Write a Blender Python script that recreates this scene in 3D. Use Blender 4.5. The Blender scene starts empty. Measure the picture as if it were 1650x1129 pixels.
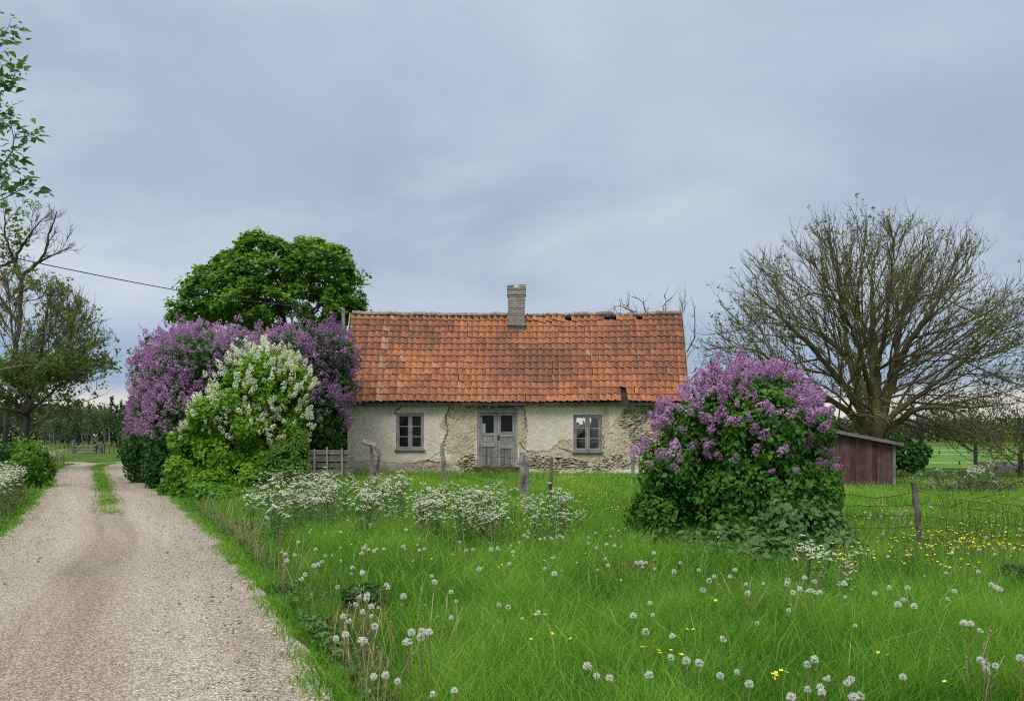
import bpy, math, random
import numpy as np
from mathutils import Vector, kdtree
R = math.radians
rng = np.random.default_rng(11)
random.seed(5)
C = bpy.context.scene.collection
SC = bpy.context.scene
# photograph -> world: camera at the origin looking along +Y, lens shift keeps verticals vertical
FOC, CX, HY, HC = 1200.0, 825.0, 700.0, 1.55
def P(px, py, Y): return np.array([(px-CX)/FOC*Y, Y, HC+(HY-py)/FOC*Y])
def PX(px, Y): return (px-CX)/FOC*Y
def PZ(py, Y): return HC+(HY-py)/FOC*Y
def S(a, b, x):
    t = np.clip((np.asarray(x, float)-a)/(b-a), 0, 1); return t*t*(3-2*t)
def unit(v):
    v = np.asarray(v, float); return v/np.maximum(np.linalg.norm(v, axis=-1, keepdims=True), 1e-9)

# ---------- smooth value noise (numpy) ----------
_T = np.random.default_rng(3).random(65536)
def _h(i, j, k, s): return _T[((i*73856093) ^ (j*19349663) ^ (k*83492791) ^ (s*2654435)) & 65535]
def vnoise(p, scale=1.0, seed=0):
    p = np.asarray(p, float)*scale
    i = np.floor(p).astype(np.int64); f = p-i; f = f*f*(3-2*f)
    r = 0
    for dx in (0, 1):
        wx = f[..., 0] if dx else 1-f[..., 0]
        for dy in (0, 1):
            wy = f[..., 1] if dy else 1-f[..., 1]
            for dz in (0, 1):
                wz = f[..., 2] if dz else 1-f[..., 2]
                r = r+wx*wy*wz*_h(i[..., 0]+dx, i[..., 1]+dy, i[..., 2]+dz, seed)
    return r
def fbm(p, scale=1.0, seed=0, oct=3):
    r, a, t = 0, 1.0, 0
    for o in range(oct):
        r = r+a*vnoise(p, scale*2.03**o, seed+o*17); t += a; a *= .5
    return r/t
def vn2(x, y, scale, seed=0): 
    x = np.asarray(x, float); y = np.asarray(y, float)
    return vnoise(np.stack([x, y, np.zeros_like(x*y)+.5], -1), scale, seed)

# ---------- mesh building ----------
class MB:
    """collects vertices, faces and a per-vertex 'var' value; build() links ONE mesh object"""
    def __init__(s): s.V = []; s.F = []; s.A = []; s.M = []; s.n = 0
    def add(s, V, F, var=0.5, mi=0):
        V = np.asarray(V, float).reshape(-1, 3)
        if isinstance(F, np.ndarray): F = [F]
        s.V.append(V); s.A.append(np.broadcast_to(np.asarray(var, float), (len(V),)))
        for f in F:
            f = np.asarray(f, np.int64)
            s.F.append(f+s.n); s.M.append(np.full(len(f), mi, np.int32))
        s.n += len(V); return s
    def box(s, lo, hi, var=0.5, mi=0, jit=0.0):
        lo = np.asarray(lo, float); hi = np.asarray(hi, float)
        V = np.array([[x, y, z] for x in (0, 1) for y in (0, 1) for z in (0, 1)], float)
        V = lo+V*(hi-lo)
        if jit: V = V+rng.normal(0, jit, V.shape)
        return s.add(V, np.array([[0, 1, 3, 2], [4, 6, 7, 5], [0, 4, 5, 1], [2, 3, 7, 6], [0, 2, 6, 4], [1, 5, 7, 3]]), var, mi)
    def obox(s, c, ax, ay, az, var=0.5, mi=0):
        V = np.array([[x, y, z] for x in (-1, 1) for y in (-1, 1) for z in (-1, 1)], float)
        V = np.asarray(c, float)+V[:, :1]*np.asarray(ax)+V[:, 1:2]*np.asarray(ay)+V[:, 2:]*np.asarray(az)
        return s.add(V, np.array([[0, 1, 3, 2], [4, 6, 7, 5], [0, 4, 5, 1], [2, 3, 7, 6], [0, 2, 6, 4], [1, 5, 7, 3]]), var, mi)
    def tube(s, pts, rad, n=5, var=0.5, cap=False, rough=0.0, mi=0):
        p = np.asarray(pts, float); k = len(p)
        if k < 2: return s
        rad = np.broadcast_to(np.asarray(rad, float), (k,))
        t = np.empty_like(p); t[1:-1] = p[2:]-p[:-2]; t[0] = p[1]-p[0]; t[-1] = p[-1]-p[-2]
        t = unit(t); m = unit(t.mean(0)+1e-6)
        ref = np.eye(3)[np.argmin(np.abs(m))]
        u = unit(np.cross(t, ref)); v = np.cross(t, u)
        a = np.arange(n)*2*np.pi/n
        rr = rad[:, None]*np.ones(n)
        if rough: rr = rr*(1+rng.normal(0, rough, rr.shape))
        V = p[:, None]+rr[..., None]*(u[:, None]*np.cos(a)[:, None]+v[:, None]*np.sin(a)[:, None])
        i = (np.arange(k-1)[:, None]*n+np.arange(n)).ravel(); j = (np.arange(k-1)[:, None]*n+(np.arange(n)+1) % n).ravel()
        F = [np.stack([i, j, j+n, i+n], 1)]
        if cap:
            F.append(np.arange(n)[None, ::-1]); F.append(((k-1)*n+np.arange(n))[None])
        return s.add(V.reshape(-1, 3), F, var, mi)
    def build(s, name, mats, parent=None, smooth=False, extra=None, origin=None):
        V = np.concatenate(s.V) if s.V else np.zeros((0, 3)); A = np.concatenate(s.A) if s.A else np.zeros(0)
        o0 = np.zeros(3)
        par = parent
        while par is not None: o0 = o0+np.array(par.location); par = par.parent
        loc = np.zeros(3)
        if parent is None and origin is not None: loc = np.asarray(origin, float)
        V = V-o0-loc
        me = bpy.data.meshes.new(name)
        me.vertices.add(len(V)); me.vertices.foreach_set('co', V.astype(np.float32).ravel())
        tot = np.concatenate([np.full(len(f), f.shape[1], np.int64) for f in s.F]); idx = np.concatenate([f.ravel() for f in s.F])
        me.loops.add(len(idx)); me.loops.foreach_set('vertex_index', idx.astype(np.int32))
        st = np.zeros(len(tot), np.int64); st[1:] = np.cumsum(tot)[:-1]
        me.polygons.add(len(tot)); me.polygons.foreach_set('loop_start', st.astype(np.int32))
        me.polygons.foreach_set('material_index', np.concatenate(s.M))
        me.polygons.foreach_set('use_smooth', np.full(len(tot), bool(smooth)))
        at = me.attributes.new('var', 'FLOAT', 'POINT'); at.data.foreach_set('value', A.astype(np.float32))
        for k, arr in (extra or {}).items():
            at = me.attributes.new(k, 'FLOAT', 'POINT'); at.data.foreach_set('value', np.asarray(arr, np.float32))
        me.update(calc_edges=True)
        for m in (mats if isinstance(mats, (list, tuple)) else [mats]): me.materials.append(m)
        o = bpy.data.objects.new(name, me); C.objects.link(o)
        if parent is not None: o.parent = parent
        else: o.location = loc
        return o

def tag(o, label=None, cat=None, group=None, kind=None):
    if label: o['label'] = label
    if cat: o['category'] = cat
    if group: o['group'] = group
    if kind: o['kind'] = kind
    return o
def thing(name, label, cat, loc=(0, 0, 0), group=None):
    o = bpy.data.objects.new(name, None); C.objects.link(o); o.location = loc; o.empty_display_size = .2
    return tag(o, label, cat, group)
def copy_tree(o, parent=None):
    c = o.copy(); C.objects.link(c)
    if parent is not None: c.parent = parent
    for ch in list(o.children): copy_tree(ch, c)
    return c

# ---------- materials ----------
class NT:
    def __init__(s, name):
        s.m = bpy.data.materials.new(name); s.m.use_nodes = True; s.t = s.m.node_tree; s.t.nodes.clear()
        s.out = s.t.nodes.new('ShaderNodeOutputMaterial')
    def n(s, typ, ins=None, **kw):
        nd = s.t.nodes.new('ShaderNode'+typ)
        for k, v in kw.items(): setattr(nd, k, v)
        for k, v in (ins or {}).items(): s.set(nd, k, v)
        return nd
    def set(s, nd, k, v):
        sock = nd.inputs[k]
        if isinstance(v, bpy.types.NodeSocket): s.t.links.new(v, sock)
        elif isinstance(v, bpy.types.Node): s.t.links.new(v.outputs[0], sock)
        else:
            if sock.type == 'RGBA' and len(v) == 3: v = (*v, 1)
            sock.default_value = v
    def obj(s): return s.n('TexCoord').outputs['Object']
    def map(s, vec, scale=(1, 1, 1), rot=(0, 0, 0)): return s.n('Mapping', {'Vector': vec, 'Scale': scale, 'Rotation': rot}).outputs[0]
    def noise(s, vec, scale, detail=4, rough=.6, dist=0): return s.n('TexNoise', {'Vector': vec, 'Scale': scale, 'Detail': detail, 'Roughness': rough, 'Distortion': dist}).outputs[0]
    def ramp(s, fac, stops, interp='LINEAR'):
        r = s.n('ValToRGB', {'Fac': fac}); e = r.color_ramp.elements; r.color_ramp.interpolation = interp
        while len(e) < len(stops): e.new(.5)
        for el, (p, c) in zip(e, stops):
            el.position = p; el.color = (*c, 1) if len(c) == 3 else c
        return r.outputs[0]
    def mix(s, f, a, b, mode='MIX'):
        x = s.n('Mix', data_type='RGBA', blend_type=mode)
        s.set(x, 0, f); s.set(x, 6, a); s.set(x, 7, b); return x.outputs[2]
    def math(s, op, a, b=0.0, clamp=False):
        x = s.n('Math', operation=op, use_clamp=clamp); s.set(x, 0, a); s.set(x, 1, b); return x.outputs[0]
    def attr(s, name): return s.n('Attribute', attribute_name=name).outputs['Fac']
    def bump(s, h, strength=.5, dist=.01): return s.n('Bump', {'Height': h, 'Strength': strength, 'Distance': dist}).outputs[0]
    def bsdf(s, col, rough=.8, normal=None, spec=.3, transl=0.0, tcol=None):
        p = s.n('BsdfPrincipled', {'Base Color': col, 'Roughness': rough, 'Specular IOR Level': spec})
        if normal is not None: s.set(p, 'Normal', normal)
        sh = p.outputs[0]
        if transl:
            t = s.n('BsdfTranslucent', {'Color': tcol if tcol is not None else col})
            sh = s.n('MixShader', {0: transl, 1: sh, 2: t.outputs[0]}).outputs[0]
        s.t.links.new(sh, s.out.inputs[0]); return s.m

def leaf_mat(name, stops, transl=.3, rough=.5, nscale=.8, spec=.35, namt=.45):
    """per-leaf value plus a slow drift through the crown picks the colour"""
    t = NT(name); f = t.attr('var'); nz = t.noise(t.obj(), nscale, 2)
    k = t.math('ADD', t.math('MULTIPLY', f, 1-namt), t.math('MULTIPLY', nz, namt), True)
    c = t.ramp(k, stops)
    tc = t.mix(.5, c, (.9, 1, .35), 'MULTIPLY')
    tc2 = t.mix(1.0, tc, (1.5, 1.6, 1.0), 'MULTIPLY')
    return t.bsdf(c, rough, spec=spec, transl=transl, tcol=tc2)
def bark_mat(name, a, b, moss=None, scale=6, mossamt=.5):
    t = NT(name); v = t.obj(); n1 = t.noise(t.map(v, (1, 1, .35)), scale, 5); n2 = t.noise(v, scale*.35, 4)
    c = t.ramp(n1, [(.3, a), (.7, b)])
    if moss: c = t.mix(t.math('MULTIPLY', t.ramp(n2, [(.42, (0, 0, 0)), (.62, (1, 1, 1))]), mossamt), c, moss)
    return t.bsdf(c, .9, t.bump(n1, .6, .03), spec=.1)
def wood_mat(name, a, b, axis=2, fine=40, bump=.4, dark=None, moss=None, mossamt=.6):
    t = NT(name); v = t.obj(); sc = [1, 1, 1]; sc[axis] = .05
    n1 = t.noise(t.map(v, sc), fine, 5, .65); n2 = t.noise(v, 3, 4); 
    c = t.ramp(n1, [(.28, a), (.68, b)])
    c = t.mix(t.math('MULTIPLY', t.ramp(n2, [(.45, (0, 0, 0)), (.7, (1, 1, 1))]), .55), c, dark or tuple(x*.45 for x in a))
    vv = t.attr('var'); c = t.mix(.75, c, t.ramp(vv, [(0, (.35, .34, .33)), (.5, (.95, .95, .95)), (1, (1.4, 1.4, 1.4))]), 'MULTIPLY')
    if moss: c = t.mix(t.math('MULTIPLY', t.ramp(t.noise(v, 5, 4), [(.48, (0, 0, 0)), (.62, (1, 1, 1))]), mossamt), c, moss)
    return t.bsdf(c, .88, t.bump(n1, bump, .006), spec=.15)

# ---------- leaves, blossom, shells ----------
LEAF6 = (np.array([[0, 0, 0], [.27, .36, .07], [.27, -.36, .07], [.64, .25, .03], [.64, -.25, .03], [1, 0, -.09], [.3, 0, 0], [.65, 0, -.02]]),
         [np.array([[0, 2, 6], [0, 6, 1], [7, 5, 3], [7, 4, 5]]), np.array([[6, 7, 3, 1], [6, 2, 4, 7]])])
LEAF2 = (np.array([[0, 0, 0], [.5, .34, .08], [1, 0, -.04], [.5, -.34, .08]]), [np.array([[0, 2, 1], [0, 3, 2]])])
LEAF1 = (np.array([[0, 0, 0], [.45, .3, .05], [1, 0, 0], [.45, -.3, .05]]), [np.array([[0, 3, 2, 1]])])
STAR = (np.array([[0, 0, 0], [.2, .42, .05], [.52, .2, .0], [.75, .5, -.06], [1, 0, -.1], [.75, -.5, -.06], [.52, -.2, 0], [.2, -.42, .05]]),
        [np.array([[0, 2, 1], [0, 6, 4], [0, 4, 2], [0, 7, 6], [2, 4, 3], [4, 6, 5]])])
def put(mb, T, pos, a, b, n, size, var, mi=0):
    """template T=(verts, faces) placed at every pos in the frame a,b,n"""
    tv, tf = T; k = len(pos)
    if k == 0: return
    size = np.broadcast_to(np.asarray(size, float), (k,))[:, None, None]
    V = pos[:, None]+size*(tv[None, :, 0, None]*a[:, None]+tv[None, :, 1, None]*b[:, None]+tv[None, :, 2, None]*n[:, None])
    off = (np.arange(k)*len(tv))[:, None, None]
    mb.add(V.reshape(-1, 3), [(f[None]+off).reshape(-1, f.shape[1]) for f in tf], np.repeat(np.broadcast_to(var, (k,)), len(tv)), mi)
def frames(nrm, droop=.3, spread=.7):
    k = len(nrm)
    n = unit(nrm+rng.normal(0, spread, (k, 3)))
    d = rng.normal(0, 1, (k, 3)); d[:, 2] -= droop*2
    a = unit(d-(d*n).sum(1, keepdims=True)*n); b = np.cross(n, a)
    return a, b, n
def leaves(mb, pos, nrm, size, T=LEAF2, droop=.3, spread=.7, var=None, sj=.3, mi=0):
    k = len(pos)
    if k == 0: return
    a, b, n = frames(nrm, droop, spread)
    sz = size*np.clip(np.exp(rng.normal(0, sj, k)), .45, 1.6); v = rng.random(k) if var is None else var
    put(mb, T, pos, a, b, n, sz, v, mi)
def sphere_dirs(k): return unit(rng.normal(0, 1, (k, 3)))
def shell(lobes, k, thick=.12, inner=.72, clump=1.6, thr=.0, seed=0, zmin=None, wob=.16):
    """points scattered through the outer layer of a union of ellipsoids, clumped by noise"""
    L = np.asarray(lobes, float); w = (L[:, 3]*L[:, 4]+L[:, 4]*L[:, 5]+L[:, 3]*L[:, 5]); w /= w.sum()
    op, on = [], []; have = 0; tries = 0
    while have < k and tries < 40:
        tries += 1
        m = int((k-have)*2.2)+50
        li = rng.choice(len(L), m, p=w); d = sphere_dirs(m); c = L[li, :3]; r = L[li, 3:]
        wb = 1+wob*2*(fbm(c+d*r, clump, seed, 2)-.5)
        rad = (1-np.abs(rng.normal(0, thick, m)))*wb
        p = c+d*r*rad[:, None]; n = unit(d/r)
        ok = np.ones(m, bool)
        for q in range(len(L)):
            o = li != q
            dd = np.linalg.norm((p-L[q, :3])/L[q, 3:], axis=1)
            ok &= ~(o & (dd < inner))
        if thr: ok &= vnoise(p, clump*1.9, seed+5)+rng.normal(0, .08, m) > thr
        if zmin is not None: ok &= p[:, 2] > (zmin(p[:, 0], p[:, 1]) if callable(zmin) else zmin)
        op.append(p[ok]); on.append(n[ok]); have += ok.sum()
    return np.concatenate(op)[:k], np.concatenate(on)[:k]
def panicle(m, seed):
    """a lilac flower head: a cone of small florets, axis +x, length 1"""
    g = np.random.default_rng(seed); t = g.random(m)**.8
    rad = .30*np.sin(np.pi*np.clip(t*.82+.16, 0, 1))**.8*(.8+.35*g.random(m)); an = g.random(m)*6.283
    c = np.stack([t, rad*np.cos(an), rad*np.sin(an)], 1)
    n = unit(np.stack([.25+.5*t, np.cos(an), np.sin(an)], 1)+g.normal(0, .5, (m, 3)))
    r0 = unit(np.cross(n, g.normal(0, 1, (m, 3)))); r1 = np.cross(n, r0); s = .085*(.7+.6*g.random(m))[:, None]
    V = np.stack([c+r0*s, c+r1*s, c-r0*s, c-r1*s], 1).reshape(-1, 3)
    return V, [np.arange(m*4).reshape(m, 4)]
def blossoms(mb, pos, nrm, size, m=40, up=.35, spread=.45, var=None, kinds=4):
    k = len(pos)
    if k == 0: return
    a = unit(unit(nrm)+np.array([0, 0, up])+rng.normal(0, spread, (k, 3)))
    q = rng.normal(0, 1, (k, 3)); b = unit(q-(q*a).sum(1, keepdims=True)*a); n = np.cross(a, b)
    sz = size*np.exp(rng.normal(0, .2, k)); v = rng.random(k) if var is None else var
    ki = rng.integers(0, kinds, k)
    for t in range(kinds):
        s = ki == t
        put(mb, panicle(m, 100+t), pos[s], a[s], b[s], n[s], sz[s], v[s])

# ---------- branching by space colonisation ----------
def colonize(chain, attr, step, dk, di=3.0, iters=160, trop=(0, 0, .0), seed=0, maxn=9000):
    """chain: list of (point, parent index). grows towards attr points; returns nodes, parents"""
    g = np.random.default_rng(seed); nodes = [np.asarray(p, float) for p, _ in chain]; par = [q for _, q in chain]
    A = np.asarray(attr, float); trop = np.asarray(trop, float)
    near_d = np.full(len(A), 1e9); near_i = np.full(len(A), -1); new0 = 0; nch = {}
    for it in range(iters):
        NP = np.array(nodes[new0:])
        if len(NP) == 0: break
        kd = kdtree.KDTree(len(NP))
        for i, p in enumerate(NP): kd.insert(p, i)
        kd.balance()
        for a in range(len(A)):
            _, i, d = kd.find(A[a])
            if d < near_d[a]: near_d[a] = d; near_i[a] = i+new0
        keep = near_d > dk; A = A[keep]; near_d = near_d[keep]; near_i = near_i[keep]
        if len(A) == 0: break
        NPa = np.array(nodes); act = near_d < di
        if not act.any(): act = near_d <= near_d.min()+1e-6
        d = unit(A[act]-NPa[near_i[act]]); acc = np.zeros_like(NPa); np.add.at(acc, near_i[act], d)
        idx = np.unique(near_i[act]); new0 = len(nodes); added = 0
        for i in idx:
            v = unit(unit(acc[i])+trop+g.normal(0, .12, 3)); c = nch.get(i, 0)
            if c >= 4: continue
            nch[i] = c+1; nodes.append(NPa[i]+v*step); par.append(int(i)); added += 1
        if not added or len(nodes) > maxn: break
    return np.array(nodes), np.array(par)
def radii(par, r0=.012, p=2.35):
    n = len(par); acc = np.zeros(n); r = np.zeros(n)
    for i in range(n-1, -1, -1):
        r[i] = r0 if acc[i] == 0 else acc[i]**(1/p)
        if par[i] >= 0: acc[par[i]] += r[i]**p
    return r
def chains(par, r):
    n = len(par); ch = [[] for _ in range(n)]
    for i in range(n):
        if par[i] >= 0: ch[par[i]].append(i)
    out = []; st = [(i, -1) for i in range(n) if par[i] < 0]
    while st:
        s, pp = st.pop(); c = [pp] if pp >= 0 else []
        cur = s
        while True:
            c.append(cur); k = ch[cur]
            if not k: break
            b = max(k, key=lambda q: r[q])
            for q in k:
                if q != b: st.append((q, cur))
            cur = b
        out.append(c)
    tips = [i for i in range(n) if not ch[i]]
    return out, tips
def skeleton(mb_t, mb_c, nodes, par, r, split=.05, rmax=None):
    """thick limbs go to mb_t, thin branches to mb_c"""
    cs, tips = chains(par, r)
    for c in cs:
        rr = r[c].copy()
        if c[0] != c[1] and par[c[1]] == c[0]: rr[0] = min(rr[0], rr[1]*1.25)
        if rmax: rr = np.minimum(rr, rmax)
        p = nodes[c]; big = rr[0] > split
        n = 9 if rr[0] > .2 else 6 if rr[0] > .06 else 4 if rr[0] > .025 else 3
        (mb_t if big else mb_c).tube(p, rr, n, rng.random(), rough=.05 if big else 0)
    return tips
def twigs(mb, pos, dirs, length, r=.008, up=.5, k=1, seg=3, spread=.6, var=None):
    """curved twigs; returns their end points"""
    n = len(pos); pos = np.repeat(pos, k, 0); d = unit(np.repeat(unit(dirs), k, 0)+rng.normal(0, spread, (n*k, 3)))
    L = length*np.exp(rng.normal(0, .3, n*k)); pts = [pos]; cur = pos
    for s in range(seg):
        d = unit(d+np.array([0, 0, up*.5])+rng.normal(0, .12, d.shape)); cur = cur+d*(L/seg)[:, None]; pts.append(cur)
    Pn = np.stack(pts, 1); m = len(Pn)
    t = np.gradient(Pn, axis=1); t = unit(t); ref = unit(rng.normal(0, 1, (m, 1, 3))); u = unit(np.cross(t, np.broadcast_to(ref, t.shape))); v = np.cross(t, u)
    an = np.arange(3)*2*np.pi/3; rr = (r*np.linspace(1, .45, seg+1))[None, :, None, None]
    V = Pn[:, :, None]+rr*(u[:, :, None]*np.cos(an)[:, None]+v[:, :, None]*np.sin(an)[:, None])
    f = []
    for s in range(seg):
        for q in range(3): f.append([s*3+q, s*3+(q+1) % 3, (s+1)*3+(q+1) % 3, (s+1)*3+q])
    f = np.array(f); F = (f[None]+(np.arange(m)*(3*(seg+1)))[:, None, None]).reshape(-1, 4)
    mb.add(V.reshape(-1, 3), F, np.repeat(rng.random(m), 3*(seg+1)))
    return Pn
def in_ell(k, c, r, surf=.5, zmin=None):
    d = sphere_dirs(k*2); rad = rng.random(k*2)**surf
    p = np.asarray(c)+d*np.asarray(r)*rad[:, None]
    if zmin is not None: p = p[p[:, 2] > zmin]
    return p[:k]
# ================= world, sun, camera =================
def make_world():
    w = bpy.data.worlds.new('World'); SC.world = w; w.use_nodes = True
    t = w.node_tree; t.nodes.clear()
    class W(NT):
        def __init__(s): s.t = t
    q = W(); out = t.nodes.new('ShaderNodeOutputWorld'); bg = t.nodes.new('ShaderNodeBackground')
    t.links.new(bg.outputs[0], out.inputs[0]); bg.inputs['Strength'].default_value = .1
    sky = q.n('TexSky', sky_type='NISHITA', sun_disc=False, sun_elevation=R(52), sun_rotation=R(205), air_density=1.2, dust_density=2.0)
    d = q.n('TexCoord').outputs['Generated']; sx = q.n('SeparateXYZ', {0: d}); z = sx.outputs[2]
    zz = q.math('ADD', q.math('MAXIMUM', z, 0.0), .30)
    px = q.math('DIVIDE', sx.outputs[0], zz); py = q.math('DIVIDE', sx.outputs[1], zz)
    cv = q.n('CombineXYZ', {0: px, 1: py, 2: .3}).outputs[0]
    # broad cloud sheet, brightening to the zenith as an overcast sky does
    base = q.ramp(z, [(0.0, (.80, .76, .71)), (.040, (.80, .76, .72)), (.062, (.36, .47, .64)), (.11, (.40, .51, .69)), (.17, (.57, .645, .755)),
                      (.30, (.50, .592, .71)), (.50, (.535, .645, .76)), (.64, (1.1, 1.18, 1.28)), (1.0, (2.7, 2.68, 2.66))])
    n1 = q.noise(q.map(cv, (.62, .80, 1), (0, 0, R(24))), 1.0, 6, .52, .3)
    n2 = q.noise(q.map(cv, (.8, 1.0, 1), (0, 0, R(-16))), 1.9, 6, .54, .4)
    n3 = q.noise(q.map(cv, (1, 1.3, 1), (0, 0, R(50))), .6, 3, .5, .2)
    up = q.ramp(z, [(.045, (0, 0, 0)), (.10, (.55, .55, .55)), (.2, (1, 1, 1))])
    dark = q.math('MULTIPLY', q.ramp(n1, [(.43, (0, 0, 0)), (.60, (1, 1, 1))]), up)
    c = q.mix(q.math('MULTIPLY', dark, .78), base, q.mix(1.0, base, (.70, .745, .82), 'MULTIPLY'))
    lite = q.math('MULTIPLY', q.math('MULTIPLY', q.ramp(n2, [(.44, (0, 0, 0)), (.74, (1, 1, 1))]), q.ramp(n3, [(.38, (.15, .15, .15)), (.62, (1, 1, 1))])), up)
    c = q.mix(q.math('MULTIPLY', lite, .85), c, q.mix(1.0, base, (1.38, 1.26, 1.13), 'MULTIPLY'))
    # pale break in the cloud low on the western side
    west = q.math('MULTIPLY', q.ramp(q.math('SUBTRACT', 0.0, sx.outputs[0]), [(.18, (0, 0, 0)), (.5, (1, 1, 1))]), q.ramp(z, [(.10, (0, 0, 0)), (.2, (1, 1, 1)), (.34, (0, 0, 0))]))
    c = q.mix(q.math('MULTIPLY', q.math('MULTIPLY', west, q.ramp(n2, [(.36, (0, 0, 0)), (.62, (1, 1, 1))])), .85), c, (.72, .79, .86))
    k = q.n('VectorMath', {0: c, 1: (10, 10, 10)}, operation='MULTIPLY').outputs[0]
    fin = q.mix(.9, sky.outputs[0], k)
    t.links.new(fin, bg.inputs['Color'])
make_world()
sun = bpy.data.lights.new('sun', 'SUN'); sun.energy = 1.5; sun.angle = R(24); sun.color = (1, .95, .88)
so = bpy.data.objects.new('sun', sun); C.objects.link(so); so.rotation_euler = (R(38), 0, R(-25)); so.location = (0, 0, 40)
cam = bpy.data.cameras.new('camera'); co = bpy.data.objects.new('camera', cam); C.objects.link(co)
co.location = (0, 0, HC); co.rotation_euler = (R(90), 0, 0); cam.sensor_width = 36; cam.lens = FOC/1650*36
cam.shift_y = (HY-564.5)/1650; cam.clip_start = .05; cam.clip_end = 5000
SC.camera = co
SC.view_settings.view_transform = 'Standard'; SC.view_settings.look = 'None'; SC.view_settings.exposure = 0.0; SC.view_settings.gamma = 1
SC.render.engine = 'CYCLES'
cy = SC.cycles; cy.use_denoising = False; cy.filter_width = 1.15; cy.max_bounces = 6; cy.diffuse_bounces = 3; cy.glossy_bounces = 2; cy.transmission_bounces = 4; cy.transparent_max_bounces = 6
cy.caustics_reflective = False; cy.caustics_refractive = False; cy.use_adaptive_sampling = True

# ================= terrain =================
RY = np.array([-6, 0, 4.3, 6, 9.07, 10.9, 14.9, 20.7, 22, 30, 35.8])
RR = np.array([3.45, .92, -.92, -1.77, -3.29, -4.2, -6.45, -9.8, -10.5, -15.0, -18.4])
RL = np.array([-.2, -2.75, -4.75, -5.5, -6.85, -7.55, -9.75, -13.0, -13.7, -18.3, -21.7])
_yy = np.linspace(-6, 35.8, 120)
def _sm(a): 
    v = np.interp(_yy, RY, a); k = np.ones(9)/9; return np.convolve(np.pad(v, 4, mode='edge'), k, 'valid')
_cx = (_sm(RR)+_sm(RL))/2; _hw = (_sm(RR)-_sm(RL))/2*.89
ROAD = np.stack([_cx, _yy, _hw], 1)
ROAD = np.concatenate([ROAD, [[-20.9, 38, 1.5], [-21.3, 40.5, 1.5], [-20.8, 43.5, 1.5], [-19, 46.5, 1.5], [-15.5, 49, 1.5], [-10, 50.5, 1.5], [-2, 51, 1.5]]])
SPUR = np.array([[-21.2, 38.5, .6], [-24, 41.0, .6], [-28, 42.6, .55], [-34, 44, .55], [-42, 45, .55]])
def polyd(x, y, L):
    """distance to a centre line minus its half width"""
    best = np.full(np.shape(x), 1e9)
    for a, b in zip(L[:-1], L[1:]):
        d = b[:2]-a[:2]; t = np.clip(((x-a[0])*d[0]+(y-a[1])*d[1])/(d@d), 0, 1)
        dd = np.hypot(x-a[0]-t*d[0], y-a[1]-t*d[1])-(a[2]+t*(b[2]-a[2]))
        best = np.minimum(best, dd)
    return best
ROADC = np.concatenate([ROAD[:120:6], ROAD[119:]])
def roadd(x, y): return np.minimum(polyd(x, y, ROADC), polyd(x, y, SPUR))
def gbase(x, y):
    x = np.asarray(x, float); y = np.asarray(y, float)
    a = .10*S(12, 23, y)*(1-S(6, 11, x))*S(-11, -7, x)*(1-S(45, 70, y))
    b = -.17*S(5.5, 10.5, x)*S(13, 23, y)*(1-S(38, 60, y))
    return a+b+.05*(vn2(x, y, .35, 4)-.5)*S(3, 8, y)+.5*(vn2(x, y, .02, 9)-.5)*S(70, 200, y)
def gz(x, y):
    d = roadd(x, y); x = np.asarray(x, float); y = np.asarray(y, float)
    left = (x < np.interp(y, ROAD[:, 1], ROAD[:, 0]))
    return gbase(x, y)-.05*(1-S(-.30, .05, d))+np.where(left, .22, .04)*S(.05, 1.8, d)*(1-S(45, 70, y))

def grid(xs, ys, zf):
    X, Y = np.meshgrid(xs, ys); V = np.stack([X, Y, zf(X, Y)], -1).reshape(-1, 3)
    nx, ny = len(xs), len(ys); i = (np.arange(ny-1)[:, None]*nx+np.arange(nx-1)).ravel()
    return V, np.stack([i, i+1, i+nx+1, i+nx], 1)
t = NT('meadow_soil'); v = t.obj()
n1 = t.noise(v, .35, 4); n2 = t.noise(v, 6, 5, .7); n3 = t.noise(v, 45, 3)
c = t.ramp(n1, [(.35, (.045, .10, .018)), (.5, (.075, .145, .022)), (.66, (.12, .15, .035))])
c = t.mix(.55, c, t.ramp(n2, [(.3, (.35, .4, .35)), (.7, (1.5, 1.45, 1.3))]), 'MULTIPLY')
c = t.mix(.5, c, t.ramp(n3, [(.35, (.3, .3, .3)), (.65, (1.4, 1.4, 1.4))]), 'MULTIPLY')
M_ground = t.bsdf(c, .95, t.bump(t.math('ADD', n2, n3), .8, .05), spec=.1)
xs = np.concatenate([-np.geomspace(700, 26, 26), np.linspace(-25, 20, 190), np.geomspace(21, 700, 26)])
ys = np.concatenate([np.linspace(-8, 46, 225), np.geomspace(46.8, 1500, 46)])
g = MB(); g.add(*grid(xs, ys, gz)); tag(g.build('ground', M_ground, smooth=True), kind='structure')

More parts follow.
